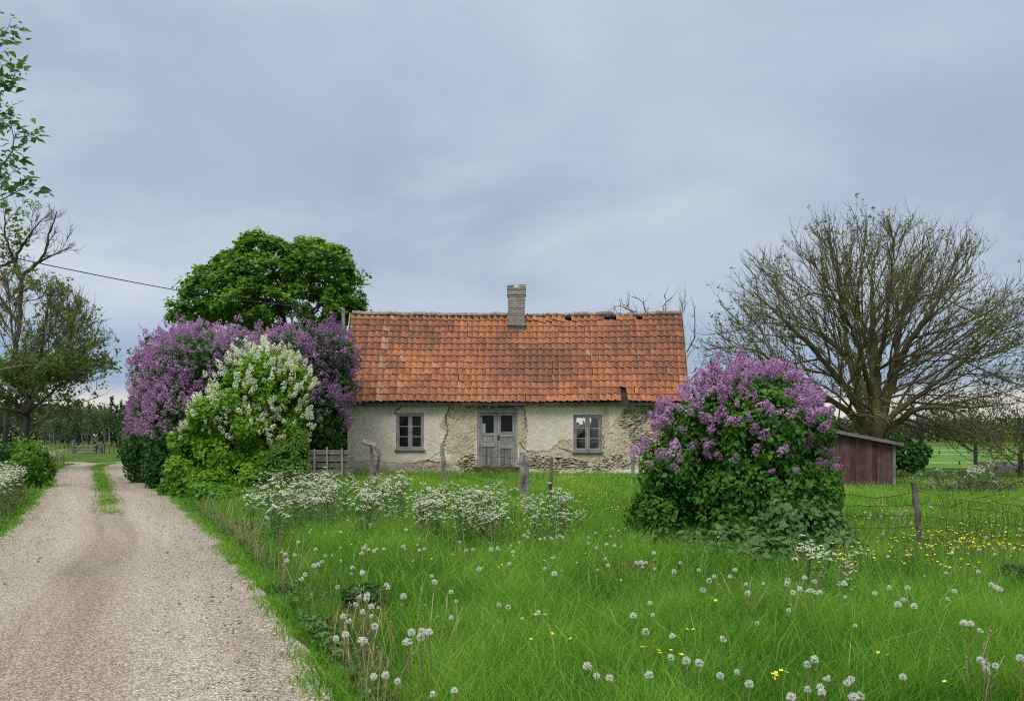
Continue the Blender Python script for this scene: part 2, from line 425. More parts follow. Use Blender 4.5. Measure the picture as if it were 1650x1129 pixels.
# gravel road: a cambered strip with two worn wheel tracks
t = NT('gravel'); v = t.obj(); lat = t.attr('lat'); along = t.attr('along')
cv = t.n('CombineXYZ', {0: lat, 1: t.math('MULTIPLY', along, .10), 2: 0.0}).outputs[0]
band = t.noise(t.map(cv, (2.6, 1, 1)), 1.5, 5, .62, .3)
wob = t.math('ADD', lat, t.math('MULTIPLY', t.math('SUBTRACT', t.noise(t.map(cv, (.3, 1, 1)), 3.0, 2), .5), .35))
track = t.ramp(t.math('ABSOLUTE', wob), [(.10, (.25, .25, .25)), (.34, (.85, .85, .85)), (.62, (1, 1, 1)), (.78, (.5, .5, .5)), (.95, (.85, .85, .85))])
k = t.math('ADD', t.math('MULTIPLY', track, .33), t.math('MULTIPLY', band, .85), True)
col = t.ramp(k, [(.30, (.265, .212, .145)), (.47, (.37, .308, .228)), (.62, (.465, .40, .315)), (.85, (.535, .475, .39))])
vor = t.n('TexVoronoi', {'Vector': v, 'Scale': 62.0, 'Randomness': 1.0}); vor2 = t.n('TexVoronoi', {'Vector': v, 'Scale': 140.0})
sep = t.n('SeparateColor', {0: vor.outputs['Color']}).outputs[0]; sep2 = t.n('SeparateColor', {0: vor2.outputs['Color']}).outputs[1]
col = t.mix(.55, col, t.ramp(sep, [(0, (.42, .42, .43)), (.5, (.95, .95, .95)), (1, (1.6, 1.58, 1.55))]), 'MULTIPLY')
col = t.mix(.55, col, t.ramp(sep2, [(0, (.5, .5, .5)), (1, (1.5, 1.5, 1.5))]), 'MULTIPLY')
col = t.mix(.8, col, t.ramp(vor.outputs['Distance'], [(.25, (1.1, 1.1, 1.1)), (.75, (.5, .48, .46))]), 'MULTIPLY')
moss = t.math('MULTIPLY', t.ramp(t.math('ABSOLUTE', lat), [(.80, (0, 0, 0)), (.97, (1, 1, 1))]), t.ramp(t.noise(v, 2.2, 5, .7), [(.45, (0, 0, 0)), (.6, (1, 1, 1))]))
col = t.mix(t.math('MULTIPLY', moss, .8), col, (.17, .18, .05))
h = t.math('SUBTRACT', t.math('MULTIPLY', sep, .6), t.math('ADD', vor.outputs['Distance'], t.math('MULTIPLY', vor2.outputs['Distance'], .5)))
M_gravel = t.bsdf(col, .9, t.bump(h, .9, .013), spec=.15)
def road_mesh(L, name, step, nl, wob, dz, mat):
    seg = np.hypot(*np.diff(L[:, :2], axis=0).T); s = np.r_[0, np.cumsum(seg)]; m = int(s[-1]/step)
    q = np.linspace(0, s[-1], m); x, y, w = (np.interp(q, s, L[:, i]) for i in range(3))
    for _ in range(6): x[1:-1] = (x[:-2]+2*x[1:-1]+x[2:])/4; y[1:-1] = (y[:-2]+2*y[1:-1]+y[2:])/4
    tx, ty = np.gradient(x), np.gradient(y); ln = np.hypot(tx, ty); nx, ny = ty/ln, -tx/ln
    la = np.linspace(-1, 1, nl)
    eR = 1+wob*(vn2(q, q*0, 1.3, 21)-.5)+wob*.8*(vn2(q, q*0, 4.1, 22)-.5); eL = 1+wob*(vn2(q, q*0, 1.1, 23)-.5)+wob*.8*(vn2(q, q*0, 3.7, 24)-.5)
    e = np.where(la[None] > 0, eR[:, None], eL[:, None])
    X = x[:, None]+nx[:, None]*la*w[:, None]*e; Y = y[:, None]+ny[:, None]*la*w[:, None]*e
    Z = gbase(X, Y)+dz+.035*(1-la**2)-.022*np.exp(-((np.abs(la)-.5)/.14)**2)+.016*(vn2(X, Y, 1.6, 31)-.5)
    V = np.stack([X, Y, Z], -1).reshape(-1, 3); i = (np.arange(m-1)[:, None]*nl+np.arange(nl-1)).ravel()
    b = MB(); b.add(V, np.stack([i, i+1, i+nl+1, i+nl], 1))
    o = b.build(name, mat, smooth=True, extra={'lat': np.tile(la, m), 'along': np.repeat(q, nl)})
    return tag(o, kind='structure')
road_mesh(ROAD, 'gravel_road', .12, 33, .075, .006, M_gravel)
road_mesh(SPUR, 'farm_track', .3, 7, .12, .012, M_gravel)

def infr(x, y, m=1.2): return np.abs(x) < .71*y+m
# loose stones on the gravel
def stones():
    b = MB(); n = 46000
    y = 3.2+13*rng.random(n)**1.7; cx = np.interp(y, ROAD[:, 1], ROAD[:, 0]); w = np.interp(y, ROAD[:, 1], ROAD[:, 2])
    la = rng.uniform(-1, 1, n); x = cx+la*w*1.06; ok = infr(x, y, .3)&(rng.random(n) < .35+.65*S(.35, .9, np.abs(la))*1.0)
    x, y = x[ok], y[ok]; n = len(x); s = .0045*np.exp(rng.normal(0, .5, n)); s = np.minimum(s, .022)
    oc = np.array([[1, 0, 0], [0, 1, 0], [-1, 0, 0], [0, -1, 0], [0, 0, .7], [0, 0, -.6]], float)
    of = np.array([[0, 1, 4], [1, 2, 4], [2, 3, 4], [3, 0, 4], [1, 0, 5], [2, 1, 5], [3, 2, 5], [0, 3, 5]])
    V = oc[None]*(1+rng.normal(0, .3, (n, 6, 3))); an = rng.random(n)*6.28; ca, sa = np.cos(an)[:, None], np.sin(an)[:, None]
    V = np.stack([V[..., 0]*ca-V[..., 1]*sa, V[..., 0]*sa+V[..., 1]*ca, V[..., 2]], -1)*s[:, None, None]
    z = gbase(x, y)+.022+s*.25
    V = V+np.stack([x, y, z], 1)[:, None]
    b.add(V.reshape(-1, 3), (of[None]+(np.arange(n)*6)[:, None, None]).reshape(-1, 3), np.repeat(rng.random(n), 6))
    t = NT('loose_stone'); m = t.bsdf(t.ramp(t.attr('var'), [(0, (.17, .145, .12)), (.6, (.40, .36, .325)), (1, (.60, .57, .54))]), .9, spec=.15)
    tag(b.build('loose_gravel', m), 'loose grey and beige stones strewn over the gravel road', 'gravel', kind='stuff')
stones()

# ================= grass =================
def blades(mb, x, y, h, w, lean, var, z=None):
    n = len(x); z = gz(x, y) if z is None else z
    az = rng.random(n)*6.283; dx, dy = np.cos(az), np.sin(az); sa = rng.random(n)*6.283; sx, sy = np.cos(sa)*w*.5, np.sin(sa)*w*.5
    V = np.empty((n, 5, 3)); l = lean*h
    for k, (tt, ww) in enumerate(((0, 1), (.5, .85))):
        bx, by, bz = x+dx*l*tt**2, y+dy*l*tt**2, z-.01+h*tt*(1-.12*lean*tt)
        V[:, 2*k] = np.stack([bx-sx*ww, by-sy*ww, bz], 1); V[:, 2*k+1] = np.stack([bx+sx*ww, by+sy*ww, bz], 1)
    V[:, 4] = np.stack([x+dx*l, y+dy*l, z+h*(1-.35*lean)], 1)
    o = (np.arange(n)*5)[:, None]
    mb.add(V.reshape(-1, 3), [np.array([0, 1, 3, 2])[None]+o, np.array([2, 3, 4])[None]+o], np.repeat(var, 5))
M_grass = leaf_mat('grass_blade', [(0.04, (.022, .064, .010)), (.26, (.064, .175, .018)), (.50, (.132, .305, .030)), (.74, (.240, .40, .054)), (.98, (.55, .50, .25))], .36, .5, .35, .2, .35)
def house_clear(x, y): return ~((x > -6.3) & (x < 6.7) & (y > 26.85) & (y < 33.5))&~((x > 9.6) & (x < 13.1) & (y > 24.8) & (y < 28.5))
gm = MB()
def zone(n, y0, y1, h, w, side='all', pw=1.0, lean=(.25, .75), gap=.0, seed=0, vb=0.0, pred=None, dmin=.02, xlim=None):
    y = y0+(y1-y0)*rng.random(n)**pw
    x = (rng.random(n)*2-1)*(.76*y+1.8)
    d = roadd(x, y); ok = d > dmin+.10*(vn2(x, y, 3., 41)-.3)
    cx = np.interp(y, ROAD[:, 1], ROAD[:, 0])
    if side == 'r': ok &= x > cx
    if side == 'l': ok &= x < cx
    ok &= house_clear(x, y)
    if pred is not None: ok &= pred(x, y)
    x, y, d = x[ok], y[ok], d[ok]
    patch = fbm(np.stack([x, y, x*0], 1), .55, 50+seed, 3); tuft = vn2(x, y, 2.6, 60+seed)
    ok = rng.random(len(x)) < .35+1.1*tuft-gap; x, y, d, patch, tuft = x[ok], y[ok], d[ok], patch[ok], tuft[ok]
    n = len(x); hh = h*(.45+.75*patch+.35*tuft)*np.exp(rng.normal(0, .22, n))*(.38+.62*S(.0, 1.1, d))
    hh = hh*(1-.42*S(7.6, 9.6, y)*S(3.2, 4.6, x))
    var = np.clip(-.02+.78*patch+.46*(tuft-.5)+rng.normal(0, .19, n)+vb+.10*S(14, 26, y), 0, 1)
    dry = rng.random(n) < .03; var[dry] = .97
    blades(gm, x, y, hh, w*np.exp(rng.normal(0, .2, n)), rng.uniform(*lean, n), var)
zone(215000, 3.2, 6.5, .25, .0042, 'r', .8)
zone(230000, 6, 11, .25, .0060, 'r', .85)
zone(150000, 10.5, 18, .25, .0105, 'r', .9, seed=1)
zone(66000, 17, 27.2, .15, .018, 'r', .9, seed=2, vb=.08)
zone(40000, 8, 20, .34, .013, 'l', .9, seed=3)
zone(30000, 19, 42, .36, .026, 'l', .9, seed=4)
zone(36000, 25, 60, .17, .034, 'r', 1.0, seed=5, vb=.12, pred=lambda x, y: x > 7)
# longer pale flowering stems
def stems():
    n = 7000; y = 4+18*rng.random(n)**.9; x = (rng.random(n)*2-1)*(.7*y+1); d = roadd(x, y); ok = (d > .4)&house_clear(x, y)
    x, y = x[ok], y[ok]; n = len(x); blades(gm, x, y, rng.uniform(.35, .6, n), np.full(n, .006), rng.uniform(.2, .9, n), np.clip(rng.normal(.9, .06, n), 0, 1))
stems()
# tufts along the crown of the road and creeping in from its edges
def median():
    n = 26000; y = 14+26*rng.random(n); cx = np.interp(y, ROAD[:, 1], ROAD[:, 0]); w = np.interp(y, ROAD[:, 1], ROAD[:, 2])
    la = rng.normal(.03, .095, n); x = cx+la*w; k = vn2(x, y, .9, 71)+.34*S(16, 27, y)-.30*(1-S(13, 18, y))+rng.normal(0, .26, n); ok = k > .78; x, y = x[ok], y[ok]; n = len(x)
    blades(gm, x, y, .065*np.exp(rng.normal(0, .4, n)), np.full(n, .016), rng.uniform(.4, 1., n), np.clip(rng.normal(.48, .26, n), 0, 1), gbase(x, y)+.03)
    n = 34000; y = 3.4+22*rng.random(n)**1.2; side = rng.random(n) < .7
    w = np.interp(y, ROAD[:, 1], ROAD[:, 2]); cx = np.interp(y, ROAD[:, 1], ROAD[:, 0]); la = np.where(side, 1, -1)*(1.17-rng.exponential(.075, n)+.06*(vn2(y, side*3., 1.2, 73)-.5))
    x = cx+la*w; ok = vn2(x, y, 2.2, 72)+rng.normal(0, .12, n) > .36+.5*S(1.06, .92, np.abs(la)); x, y = x[ok], y[ok]; n = len(x)
    blades(gm, x, y, .06*np.exp(rng.normal(0, .4, n)), np.full(n, .008), rng.uniform(.3, 1., n), np.clip(rng.normal(.52, .24, n), 0, 1), np.maximum(gbase(x, y)+.012, gz(x, y)))
median()
tag(gm.build('meadow_grass', M_grass), 'long fresh green meadow grass beside the gravel road', 'grass', kind='stuff')
# ================= the cottage =================
YW = 27.0; K = YW/FOC
house = thing('cottage', 'old plastered stone cottage with orange pantile roof and grey double door', 'cottage', (0, 30, .1))
def hx(px): return (px-CX)*K
def hz(py): return HC+(HY-py)*K
XL, XR = hx(560), hx(1103)
WL = (hx(638), hx(683), hz(724), hz(665)); WR = (hx(924), hx(970), hz(727), hz(668)); DO = (hx(769), hx(834), hz(751), hz(661))
def ell(px, py, cx, cy, rx, ry): return ((px-cx)/rx)**2+((py-cy)/ry)**2
def facade():
    def axis(a, b, st, ins):
        v = np.unique(np.round(np.concatenate([np.arange(a, b, st), [b], ins]), 4)); keep = [v[0]]
        I = set(np.round(ins, 4))
        for q in v[1:]:
            if q-keep[-1] < st*.45 and q not in I: continue
            if q-keep[-1] < st*.45 and keep[-1] not in I and len(keep) > 1: keep.pop()
            keep.append(q)
        return np.array(keep)
    ops = [WL, WR, DO]
    xs = axis(XL, XR, .026, [o[i] for o in ops for i in (0, 1)]); zs = axis(-.1, 2.80, .026, [o[i] for o in ops for i in (2, 3)])
    X, Z = np.meshgrid(xs, zs); px = CX+X/K; py = HY-(Z-HC)/K; p3 = np.stack([X, Z, X*0], -1)
    nA = fbm(p3, 1.6, 201, 4)-.5; nB = fbm(p3, 4.5, 202, 4)-.5; nC = fbm(p3, 14, 203, 3)-.5
    # where the render has come off the rubble wall
    st = np.minimum.reduce([ell(px, py, 1026, 668, 31, 26), ell(px, py, 1034, 700, 24, 30)+.35, ell(px, py, 1000, 742, 42, 20)+.55,
                            ell(px, py, 897, 749, 52, 14), ell(px, py, 864, 744, 26, 12), ell(px, py, 756, 749, 18, 16), ell(px, py, 842, 746, 10, 15), ell(px, py, 970, 754, 60, 9)+.4,
                            ell(px, py, 803, 657, 46, 5)])
    stone = 1-S(.55, .95, st+1.5*nA+1.1*nB)
    r = np.minimum.reduce([ell(px, py, 742, 695, 29+0*px, 52), ell(px, py, 842, 690, 9, 45), ell(px, py, 918, 722, 26, 16), ell(px, py, 976, 690, 7, 32),
                           ell(px, py, 1010, 725, 52, 34), ell(px, py, 1040, 690, 50, 46), ell(px, py, 690, 752, 40, 9), ell(px, py, 930, 735, 90, 14)])
    rough = 1-S(.85, 1.1, r+1.3*nA+.8*nB)
    foot = S(738, 756, py+22*nA+10*nB)*(1-S(720, 760, px))
    # the edge of a lost coat throws a crack line
    def line(pts, w):
        pts = np.array(pts, float); best = np.full(px.shape, 1e9)
        qx = px+7*nB+3*nC; qy = py+7*nA+3*nC
        for a, b in zip(pts[:-1], pts[1:]):
            d = b-a; tt = np.clip(((qx-a[0])*d[0]+(qy-a[1])*d[1])/(d@d), 0, 1); best = np.minimum(best, np.hypot(qx-a[0]-tt*d[0], qy-a[1]-tt*d[1]))
        return 1-S(w*.35, w, best)
    crack = np.maximum.reduce([line([(724, 650), (719, 672), (720, 700), (713, 722), (709, 735)], 1.5), line([(652, 649), (637, 660), (636, 668)], 1.2), line([(838, 650), (846, 666), (849, 690)], 1.2),
                               line([(838, 712), (842, 722), (850, 728)], 1.2), line([(902, 722), (922, 728), (945, 728)], 1.1), line([(972, 700), (974, 722)], 1.0), line([(1050, 655), (1062, 690), (1058, 720)], 1.0), line([(680, 745), (712, 727)], .9)])
    fine = np.abs(fbm(p3*np.array([1, 1.5, 1]), 5.5, 207, 3)-.5)
    crack = np.maximum(crack, (1-S(.008, .028, fine))*rough*S(.40, .6, vnoise(p3, 2.2, 208))*.75)
    # rubble: irregular flat courses
    sx, sz = .27, .082; gx = X/sx+1.1*(fbm(p3, 2.2, 204, 2)-.5)*2; gzv = Z/sz+1.2*(fbm(p3, 1.5, 205, 2)-.5)*2
    cj = np.floor(gzv).astype(int); F1 = np.full(X.shape, 9.); F2 = F1.copy(); ID = np.zeros(X.shape)
    for dj in (-1, 0, 1):
        j = cj+dj
        ci = np.floor(gx+.5*(j % 2)).astype(int)
        for di in (-1, 0, 1):
            i = ci+di; h1 = _h(i, j, 0*i, 77); h2 = _h(i, j, 0*i, 78)
            dx = gx+.5*(j % 2)-(i+.15+.7*h1); dz = gzv-(j+.3+.4*h2); d = np.sqrt((dx*.75)**2+dz**2)
            cl = d < F1; F2 = np.where(cl, F1, np.minimum(F2, d)); ID = np.where(cl, _h(i, j, 0*i, 79), ID); F1 = np.where(cl, d, F1)
    edge = S(.02, .22, F2-F1)
    dep = .010*nA+.016*nB*(1+1.3*rough)+.012*nC*(1+2*rough)
    dep = dep*(1-stone)+stone*(-.055+.06*edge+.035*(ID-.5))-.02*rough*(1-stone)-.03*crack
    m = np.zeros(X.shape, bool)
    for o in ops: m |= (X >= o[0]-1e-3)&(X <= o[1]+1e-3)&(Z >= o[2]-1e-3)&(Z <= o[3]+1e-3)
    near = np.ones(X.shape)
    for o in ops:
        near = np.minimum(near, S(0, .05, np.maximum.reduce([o[0]-X, X-o[1], o[2]-Z, Z-o[3]])))
    Y = YW-dep*near
    V = np.stack([X, Y, Z], -1).reshape(-1, 3); nx, nz = len(xs), len(zs)
    i0 = np.arange(nx-1); j0 = np.arange(nz-1); I, J = np.meshgrid(i0, j0); xc = (xs[:-1]+xs[1:])/2; zc = (zs[:-1]+zs[1:])/2
    hole = np.zeros(I.shape, bool)
    for o in ops: hole |= (xc[I] > o[0])&(xc[I] < o[1])&(zc[J] > o[2])&(zc[J] < o[3])
    q = (J*nx+I)[~hole]
    F = np.stack([q, q+1, q+nx+1, q+nx], 1)
    b = MB(); b.add(V, F, .5); n0 = len(V)
    T = .5
    for (a, c, lo, hi) in ops:      # reveals
        for (p, r_) in (((a, lo), (a, hi)), ((c, hi), (c, lo)), ((a, hi), (c, hi)), ((c, lo), (a, lo))):
            b.add([[p[0], YW, p[1]], [r_[0], YW, r_[1]], [r_[0], YW+T, r_[1]], [p[0], YW+T, p[1]]], np.array([[0, 1, 2, 3]]))
    def plate(x0, x1, z0, z1, y): b.add([[x0, y, z0], [x1, y, z0], [x1, y, z1], [x0, y, z1]], np.array([[0, 1, 2, 3]]))
    # inner face of the front wall (strips between openings)
    yi = YW+T; cuts = sorted(ops, key=lambda o: o[0]); x = XL+.5
    for o in cuts:
        plate(x, o[0], -.1, 2.8, yi); plate(o[0], o[1], -.1, o[2], yi); plate(o[0], o[1], o[3], 2.8, yi); x = o[1]
    plate(x, XR-.5, -.1, 2.8, yi)
    # gable walls, with the peak up under the roof
    YB = 32.2; YR = 29.6
    for xo, xi in ((XL, XL+.5), (XR, XR-.5)):
        for xx in (xo, xi): b.add([[xx, YW, -.1], [xx, YB, -.1], [xx, YB, 2.75], [xx, YR, 5.95], [xx, YW, 2.75]], np.array([[0, 1, 2, 3, 4]]))
    # back wall with one window opening
    bw = (2.62, 3.42, 1.86, 2.36)
    for y in (YB, YB-.5):
        plate(XL, bw[0], -.1, 2.75, y); plate(bw[1], XR, -.1, 2.75, y); plate(bw[0], bw[1], -.1, bw[2], y); plate(bw[0], bw[1], bw[3], 2.75, y)
    b.add([[XL, YW, .12], [XR, YW, .12], [XR, YB, .12], [XL, YB, .12]], np.array([[0, 1, 2, 3]]))
    for xx in (-1.9, 1.15): b.box((xx, YW+T, .12), (xx+.15, YB-.5, 2.7))          # inner partitions
    n1 = sum(len(v) for v in b.V)-n0
    ex = {k: np.concatenate([a.ravel(), np.full(n1, d)]) for k, a, d in (('stone', stone, 0), ('rough', rough, 0), ('crack', crack, 0), ('sid', ID, .5), ('sedge', edge, 1), ('foot', foot, 0))}
    t = NT('old_plaster'); v = t.obj()
    st_, ro, cr, sid, sed, ft = (t.attr(k) for k in ('stone', 'rough', 'crack', 'sid', 'sedge', 'foot'))
    na = t.noise(v, 1.3, 5, .6); nb = t.noise(v, 9, 6, .7); nc = t.noise(v, 38, 3, .6)
    pl = t.ramp(na, [(.3, (.66, .57, .455)), (.5, (.745, .66, .54)), (.7, (.79, .715, .61))])
    pl = t.mix(.6, pl, t.ramp(nb, [(.32, (.66, .64, .60)), (.55, (1.05, 1.05, 1.05)), (.8, (1.12, 1.12, 1.12))]), 'MULTIPLY')
    pl = t.mix(.7, pl, t.ramp(nc, [(.30, (.34, .32, .29)), (.43, (1, 1, 1)), (.9, (1.08, 1.08, 1.08))]), 'MULTIPLY')
    lm = t.ramp(na, [(.35, (.54, .445, .315)), (.6, (.64, .545, .40)), (.75, (.69, .61, .48))])
    lm = t.mix(.6, lm, t.ramp(nb, [(.3, (.62, .6, .56)), (.6, (1.1, 1.1, 1.1))]), 'MULTIPLY')
    sc = t.ramp(sid, [(0, (.30, .26, .19)), (.35, (.42, .355, .25)), (.7, (.50, .435, .32)), (1, (.58, .54, .47))])
    sc = t.mix(.5, sc, t.ramp(nb, [(.3, (.55, .53, .5)), (.65, (1.15, 1.15, 1.15))]), 'MULTIPLY')
    sc = t.mix(1.0, sc, t.ramp(sed, [(0, (.26, .22, .18)), (.45, (1, 1, 1))]), 'MULTIPLY')
    c = t.mix(ro, pl, lm); c = t.mix(t.math('MULTIPLY', ft, .8), c, t.mix(.8, (.33, .275, .21), t.ramp(nb, [(.35, (.4, .4, .4)), (.6, (1.2, 1.2, 1.2))]), 'MULTIPLY'))
    c = t.mix(st_, c, sc); c = t.mix(t.math('MULTIPLY', cr, .85), c, (.085, .07, .055))
    # green and black weather stain in streaks of its own
    ws = t.math('MULTIPLY', t.ramp(t.noise(t.map(v, (2.2, 1, .5)), 1.1, 5, .65), [(.52, (0, 0, 0)), (.75, (1, 1, 1))]), .45)
    c = t.mix(t.math('MULTIPLY', ws, .4), c, (.25, .24, .18))
    mt = t.bsdf(c, .95, t.bump(t.math('ADD', nb, t.math('MULTIPLY', nc, .6)), .7, .012), spec=.1)
    b.build('wall', mt, house, extra=ex)
facade()

M_wood = wood_mat('weathered_wood', (.23, .22, .21), (.40, .385, .37), 2, 26)
M_woodh = wood_mat('weathered_rail', (.22, .21, .195), (.38, .36, .34), 0, 26)
M_dark = wood_mat('dark_wood', (.05, .045, .04), (.11, .10, .09), 0, 20)
t = NT('old_glass'); v = t.obj(); M_glass = t.bsdf((.008, .009, .009), .08, t.bump(t.noise(v, 3, 2), .12, .02), spec=.16)
t = NT('clear_old_glass'); gl = t.n('BsdfTransparent', {'Color': (.86, .9, .88)}); gs = t.n('BsdfGlossy', {'Color': (.8, .8, .8), 'Roughness': .08})
t.t.links.new(t.n('MixShader', {0: .10, 1: gl.outputs[0], 2: gs.outputs[0]}).outputs[0], t.out.inputs[0]); M_clear = t.m

def window(o, broken):
    x0, x1, z0, z1 = o; y = YW+.045
    f = MB(); w = .07; jv = lambda: rng.uniform(.25, .75)
    f.box((x0, y, z0), (x0+w, y+.12, z1), jv()); f.box((x1-w, y, z0), (x1, y+.12, z1), jv()); f.box((x0+w, y+.003, z1-w), (x1-w, y+.12, z1), jv()); f.box((x0+w, y+.003, z0), (x1-w, y+.12, z0+w*.8), jv())
    fr = f.build('window', M_wood, house)
    s = MB(); s.box((x0-.05, YW-.085, z0-.045), (x1+.05, YW+.16, z0+.012), .45); s.box((x0-.04, YW-.06, z0-.075), (x1+.04, YW-.01, z0-.046), .3); s.build('sill', M_woodh, fr)
    xm = (x0+x1)/2
    m = MB(); m.box((xm-.032, y-.006, z0+w*.8), (xm+.032, y+.11, z1-w), .6); m.build('mullion', M_wood, fr)
    for a, b_ in ((x0+w, xm-.032), (xm+.032, x1-w)):
        k = MB(); s_ = .042; yy = y+.018; za, zb = z0+w*.8+.004, z1-w-.004; a_, b2 = a+.004, b_-.004; tl = rng.normal(0, .004)
        k.box((a_, yy, za), (a_+s_, yy+.05, zb), .72); k.box((b2-s_, yy, za), (b2, yy+.05, zb), .66); k.box((a_+s_, yy+.002, zb-s_), (b2-s_, yy+.05, zb), .7); k.box((a_+s_, yy+.002, za), (b2-s_, yy+.05, za+s_*1.2), .75)
        for h in (1/3, 2/3):
            zz = za+s_+(zb-za-2*s_)*h; k.box((a_+s_, yy+.004, zz-.013), (b2-s_, yy+.045, zz+.013), .85)
        if broken:   # an inner sash stands a little out of line with the outer one
            for h in (.25, .6): zz = za+(zb-za)*h; k.box((a_+s_*.6, yy+.09, zz-.012), (b2-s_*.6, yy+.12, zz+.012), .55)
        sh = k.build('sash', M_wood, fr)
        gq = MB(); hgt = (zb-za-2*s_)/3
        for h in range(3):
            tt = rng.normal(0, .004, 4); zl = za+s_+hgt*h
            gq.add([[a_+s_, yy+.025+tt[0], zl], [b2-s_, yy+.025+tt[1], zl], [b2-s_, yy+.025+tt[2], zl+hgt], [a_+s_, yy+.025+tt[3], zl+hgt]], np.array([[0, 1, 2, 3]]))
        gq.build('pane', M_clear if broken else M_glass, fr)
window(WL, False); window(WR, True)

def door():
    x0, x1, z0, z1 = DO; y = YW+.03
    f = MB(); f.box((x0, y, z0), (x0+.085, y+.16, z1-.08), .75); f.box((x1-.085, y, z0), (x1, y+.16, z1-.08), .7); f.box((x0-.03, y-.012, z1-.08), (x1+.03, y+.16, z1), .75)
    f.box((x0-.1, YW-.05, z1+.01), (x1+.06, YW+.05, z1+.07), .35)
    dr = f.build('door_frame', M_wood, house)
    a, b_ = x0+.085, x1-.085; m = (a+b_)/2; yy = y+.045
    for li, (l, r_, dz) in enumerate(((a+.006, m-.004, .02), (m+.004, b_-.006, -.03))):
        k = MB(); st = .105; hi = z1-.09; H_ = hi-z0; rails = [z0+H_*.585+dz, z0+H_*.38+dz]
        so, si = (st*.85, st*1.25) if li == 0 else (st*1.1, st*.9)
        k.box((l, yy, z0+.01), (l+so, yy+.05, hi), .6); k.box((r_-si, yy, z0+.01), (r_, yy+.05, hi), .55)
        k.box((l+so, yy+.002, hi-.085), (r_-si, yy+.05, hi), .7)
        k.box((l+so, yy-.006, rails[0]-.03), (r_-si, yy+.05, rails[0]+.055), .8); k.box((l+so, yy+.001, rails[1]-.02), (r_-si, yy+.05, rails[1]+.09), .75)
        k.box((l+so-.01, yy-.014, rails[1]-.05), (r_-si+.01, yy+.03, rails[1]-.018), .6)
        k.box((l+so, yy+.022, rails[1]+.09), (r_-si, yy+.04, rails[0]-.03), .45)           # sunk panel
        k.box((l+so+.05, yy+.010, rails[1]+.12), (r_-si-.05, yy+.023, rails[0]-.06), .6)
        n = 8; ww = (r_-si-l-so)/n
        for q in range(n):                                                             # upright boards, rotted short at the foot
            bot = z0+.015+max(0, rng.normal(.03, .05)); d = rng.normal(0, .004)
            k.box((l+so+q*ww+.008, yy+.014+d, bot), (l+so+(q+1)*ww-.008, yy+.034+d, rails[1]-.03), rng.uniform(0, 1))
        k.box((l+so, yy+.036, z0+.01), (r_-si, yy+.048, rails[1]-.03), .05)
        lf = k.build('door_leaf', M_wood, house)
        g = MB(); g.box((l+so-.005, yy+.028, rails[0]+.05), (r_-si+.005, yy+.033, hi-.08), .5); g.build('pane', M_glass, lf)
        if li == 0:
            g = MB(); g.box((l+so+.002, yy+.018, rails[0]+.06), (l+so+.115, yy+.026, rails[0]+.40), .5)
            t = NT('pale_pane'); g.build('glass_shard', t.bsdf((.30, .38, .37), .3, spec=.5), lf)
        else:
            g = MB(); g.box((l+so+.004, yy+.019, rails[0]+.056), (r_-si-.004, yy+.027, rails[0]+.16), .35); g.build('inner_board', M_woodh, lf)
            g = MB(); zc = rails[0]-.06; g.box((l+.015, yy-.02, zc-.08), (l+.075, yy-.001, zc+.09), .1); g.tube([(l+.05, yy-.02, zc+.02), (l+.05, yy-.07, zc+.02), (l-.06, yy-.075, zc+.01)], .011, 6, .1, True)
            t = NT('rusted_iron'); g.build('handle', t.bsdf((.035, .028, .024), .6, spec=.4), lf)
    # mossy threshold and step
    t = NT('mossy_stone'); v = t.obj(); nz = t.noise(v, 5, 6, .7); c = t.ramp(nz, [(.35, (.05, .045, .03)), (.5, (.13, .10, .05)), (.62, (.10, .11, .03)), (.75, (.20, .18, .15))]); M_step = t.bsdf(c, .95, t.bump(nz, 1, .05))
    for (xa, xb, ya, za, zb) in ((x0-.15, x1+.1, .20, z0-.095, z0-.004), (x0-.42, x1+.22, .5, .05, z0-.10)):
        n = 22; b = MB(); xs = np.linspace(xa, xb, n); zs = np.linspace(za, zb, 4)
        top = []
        for j, z in enumerate(zs):
            b_y = YW-ya+.04*(vn2(xs, xs*0+j*.7+za*9, 6, 90)-.5)
            top.append(np.stack([xs, b_y, z+.02*(vn2(xs, xs*0+j, 5, 91)-.5)], 1))
        top.append(np.stack([xs, xs*0+YW+.1, xs*0+zb+.005], 1))
        V = np.concatenate(top); i = (np.arange(4)[:, None]*n+np.arange(n-1)).ravel(); b.add(V, np.stack([i, i+1, i+n+1, i+n], 1)); b.build('step', M_step, house)
door()

# ---- roof ----
E0 = np.array([-6.10, 26.68, 2.73]); E1 = np.array([6.33, 26.68, 2.73]); G0 = np.array([-6.36, 29.6, 6.33]); G1 = np.array([6.70, 29.6, 6.33])
UP = unit(np.array([0, 2.9, 3.6])); NR = np.array([0, -UP[2], UP[1]])
def sag(u, v):
    p = np.stack([u*9, v*3, u*0], -1)
    return -.10*np.sin(np.pi*np.clip(u, 0, 1))**2*v+.10*(fbm(p, .55, 301, 2)-.5)+.03*(vnoise(p, 1.8, 302)-.5)
def rp(u, v, h=0.0, flip=False):
    """a point on the roof slope"""
    u = np.asarray(u, float)[..., None]; v = np.asarray(v, float)[..., None]
    p = (E0*(1-u)+E1*u)*(1-v)+(G0*(1-u)+G1*u)*v
    p = p+NR*(np.asarray(h)[..., None]+sag(u[..., 0], v[..., 0])[..., None])
    if flip: p = p*np.array([1, -1, 1])+np.array([0, 59.2, 0])
    return p
NROW, NCOL = 14, 51; PAN = []
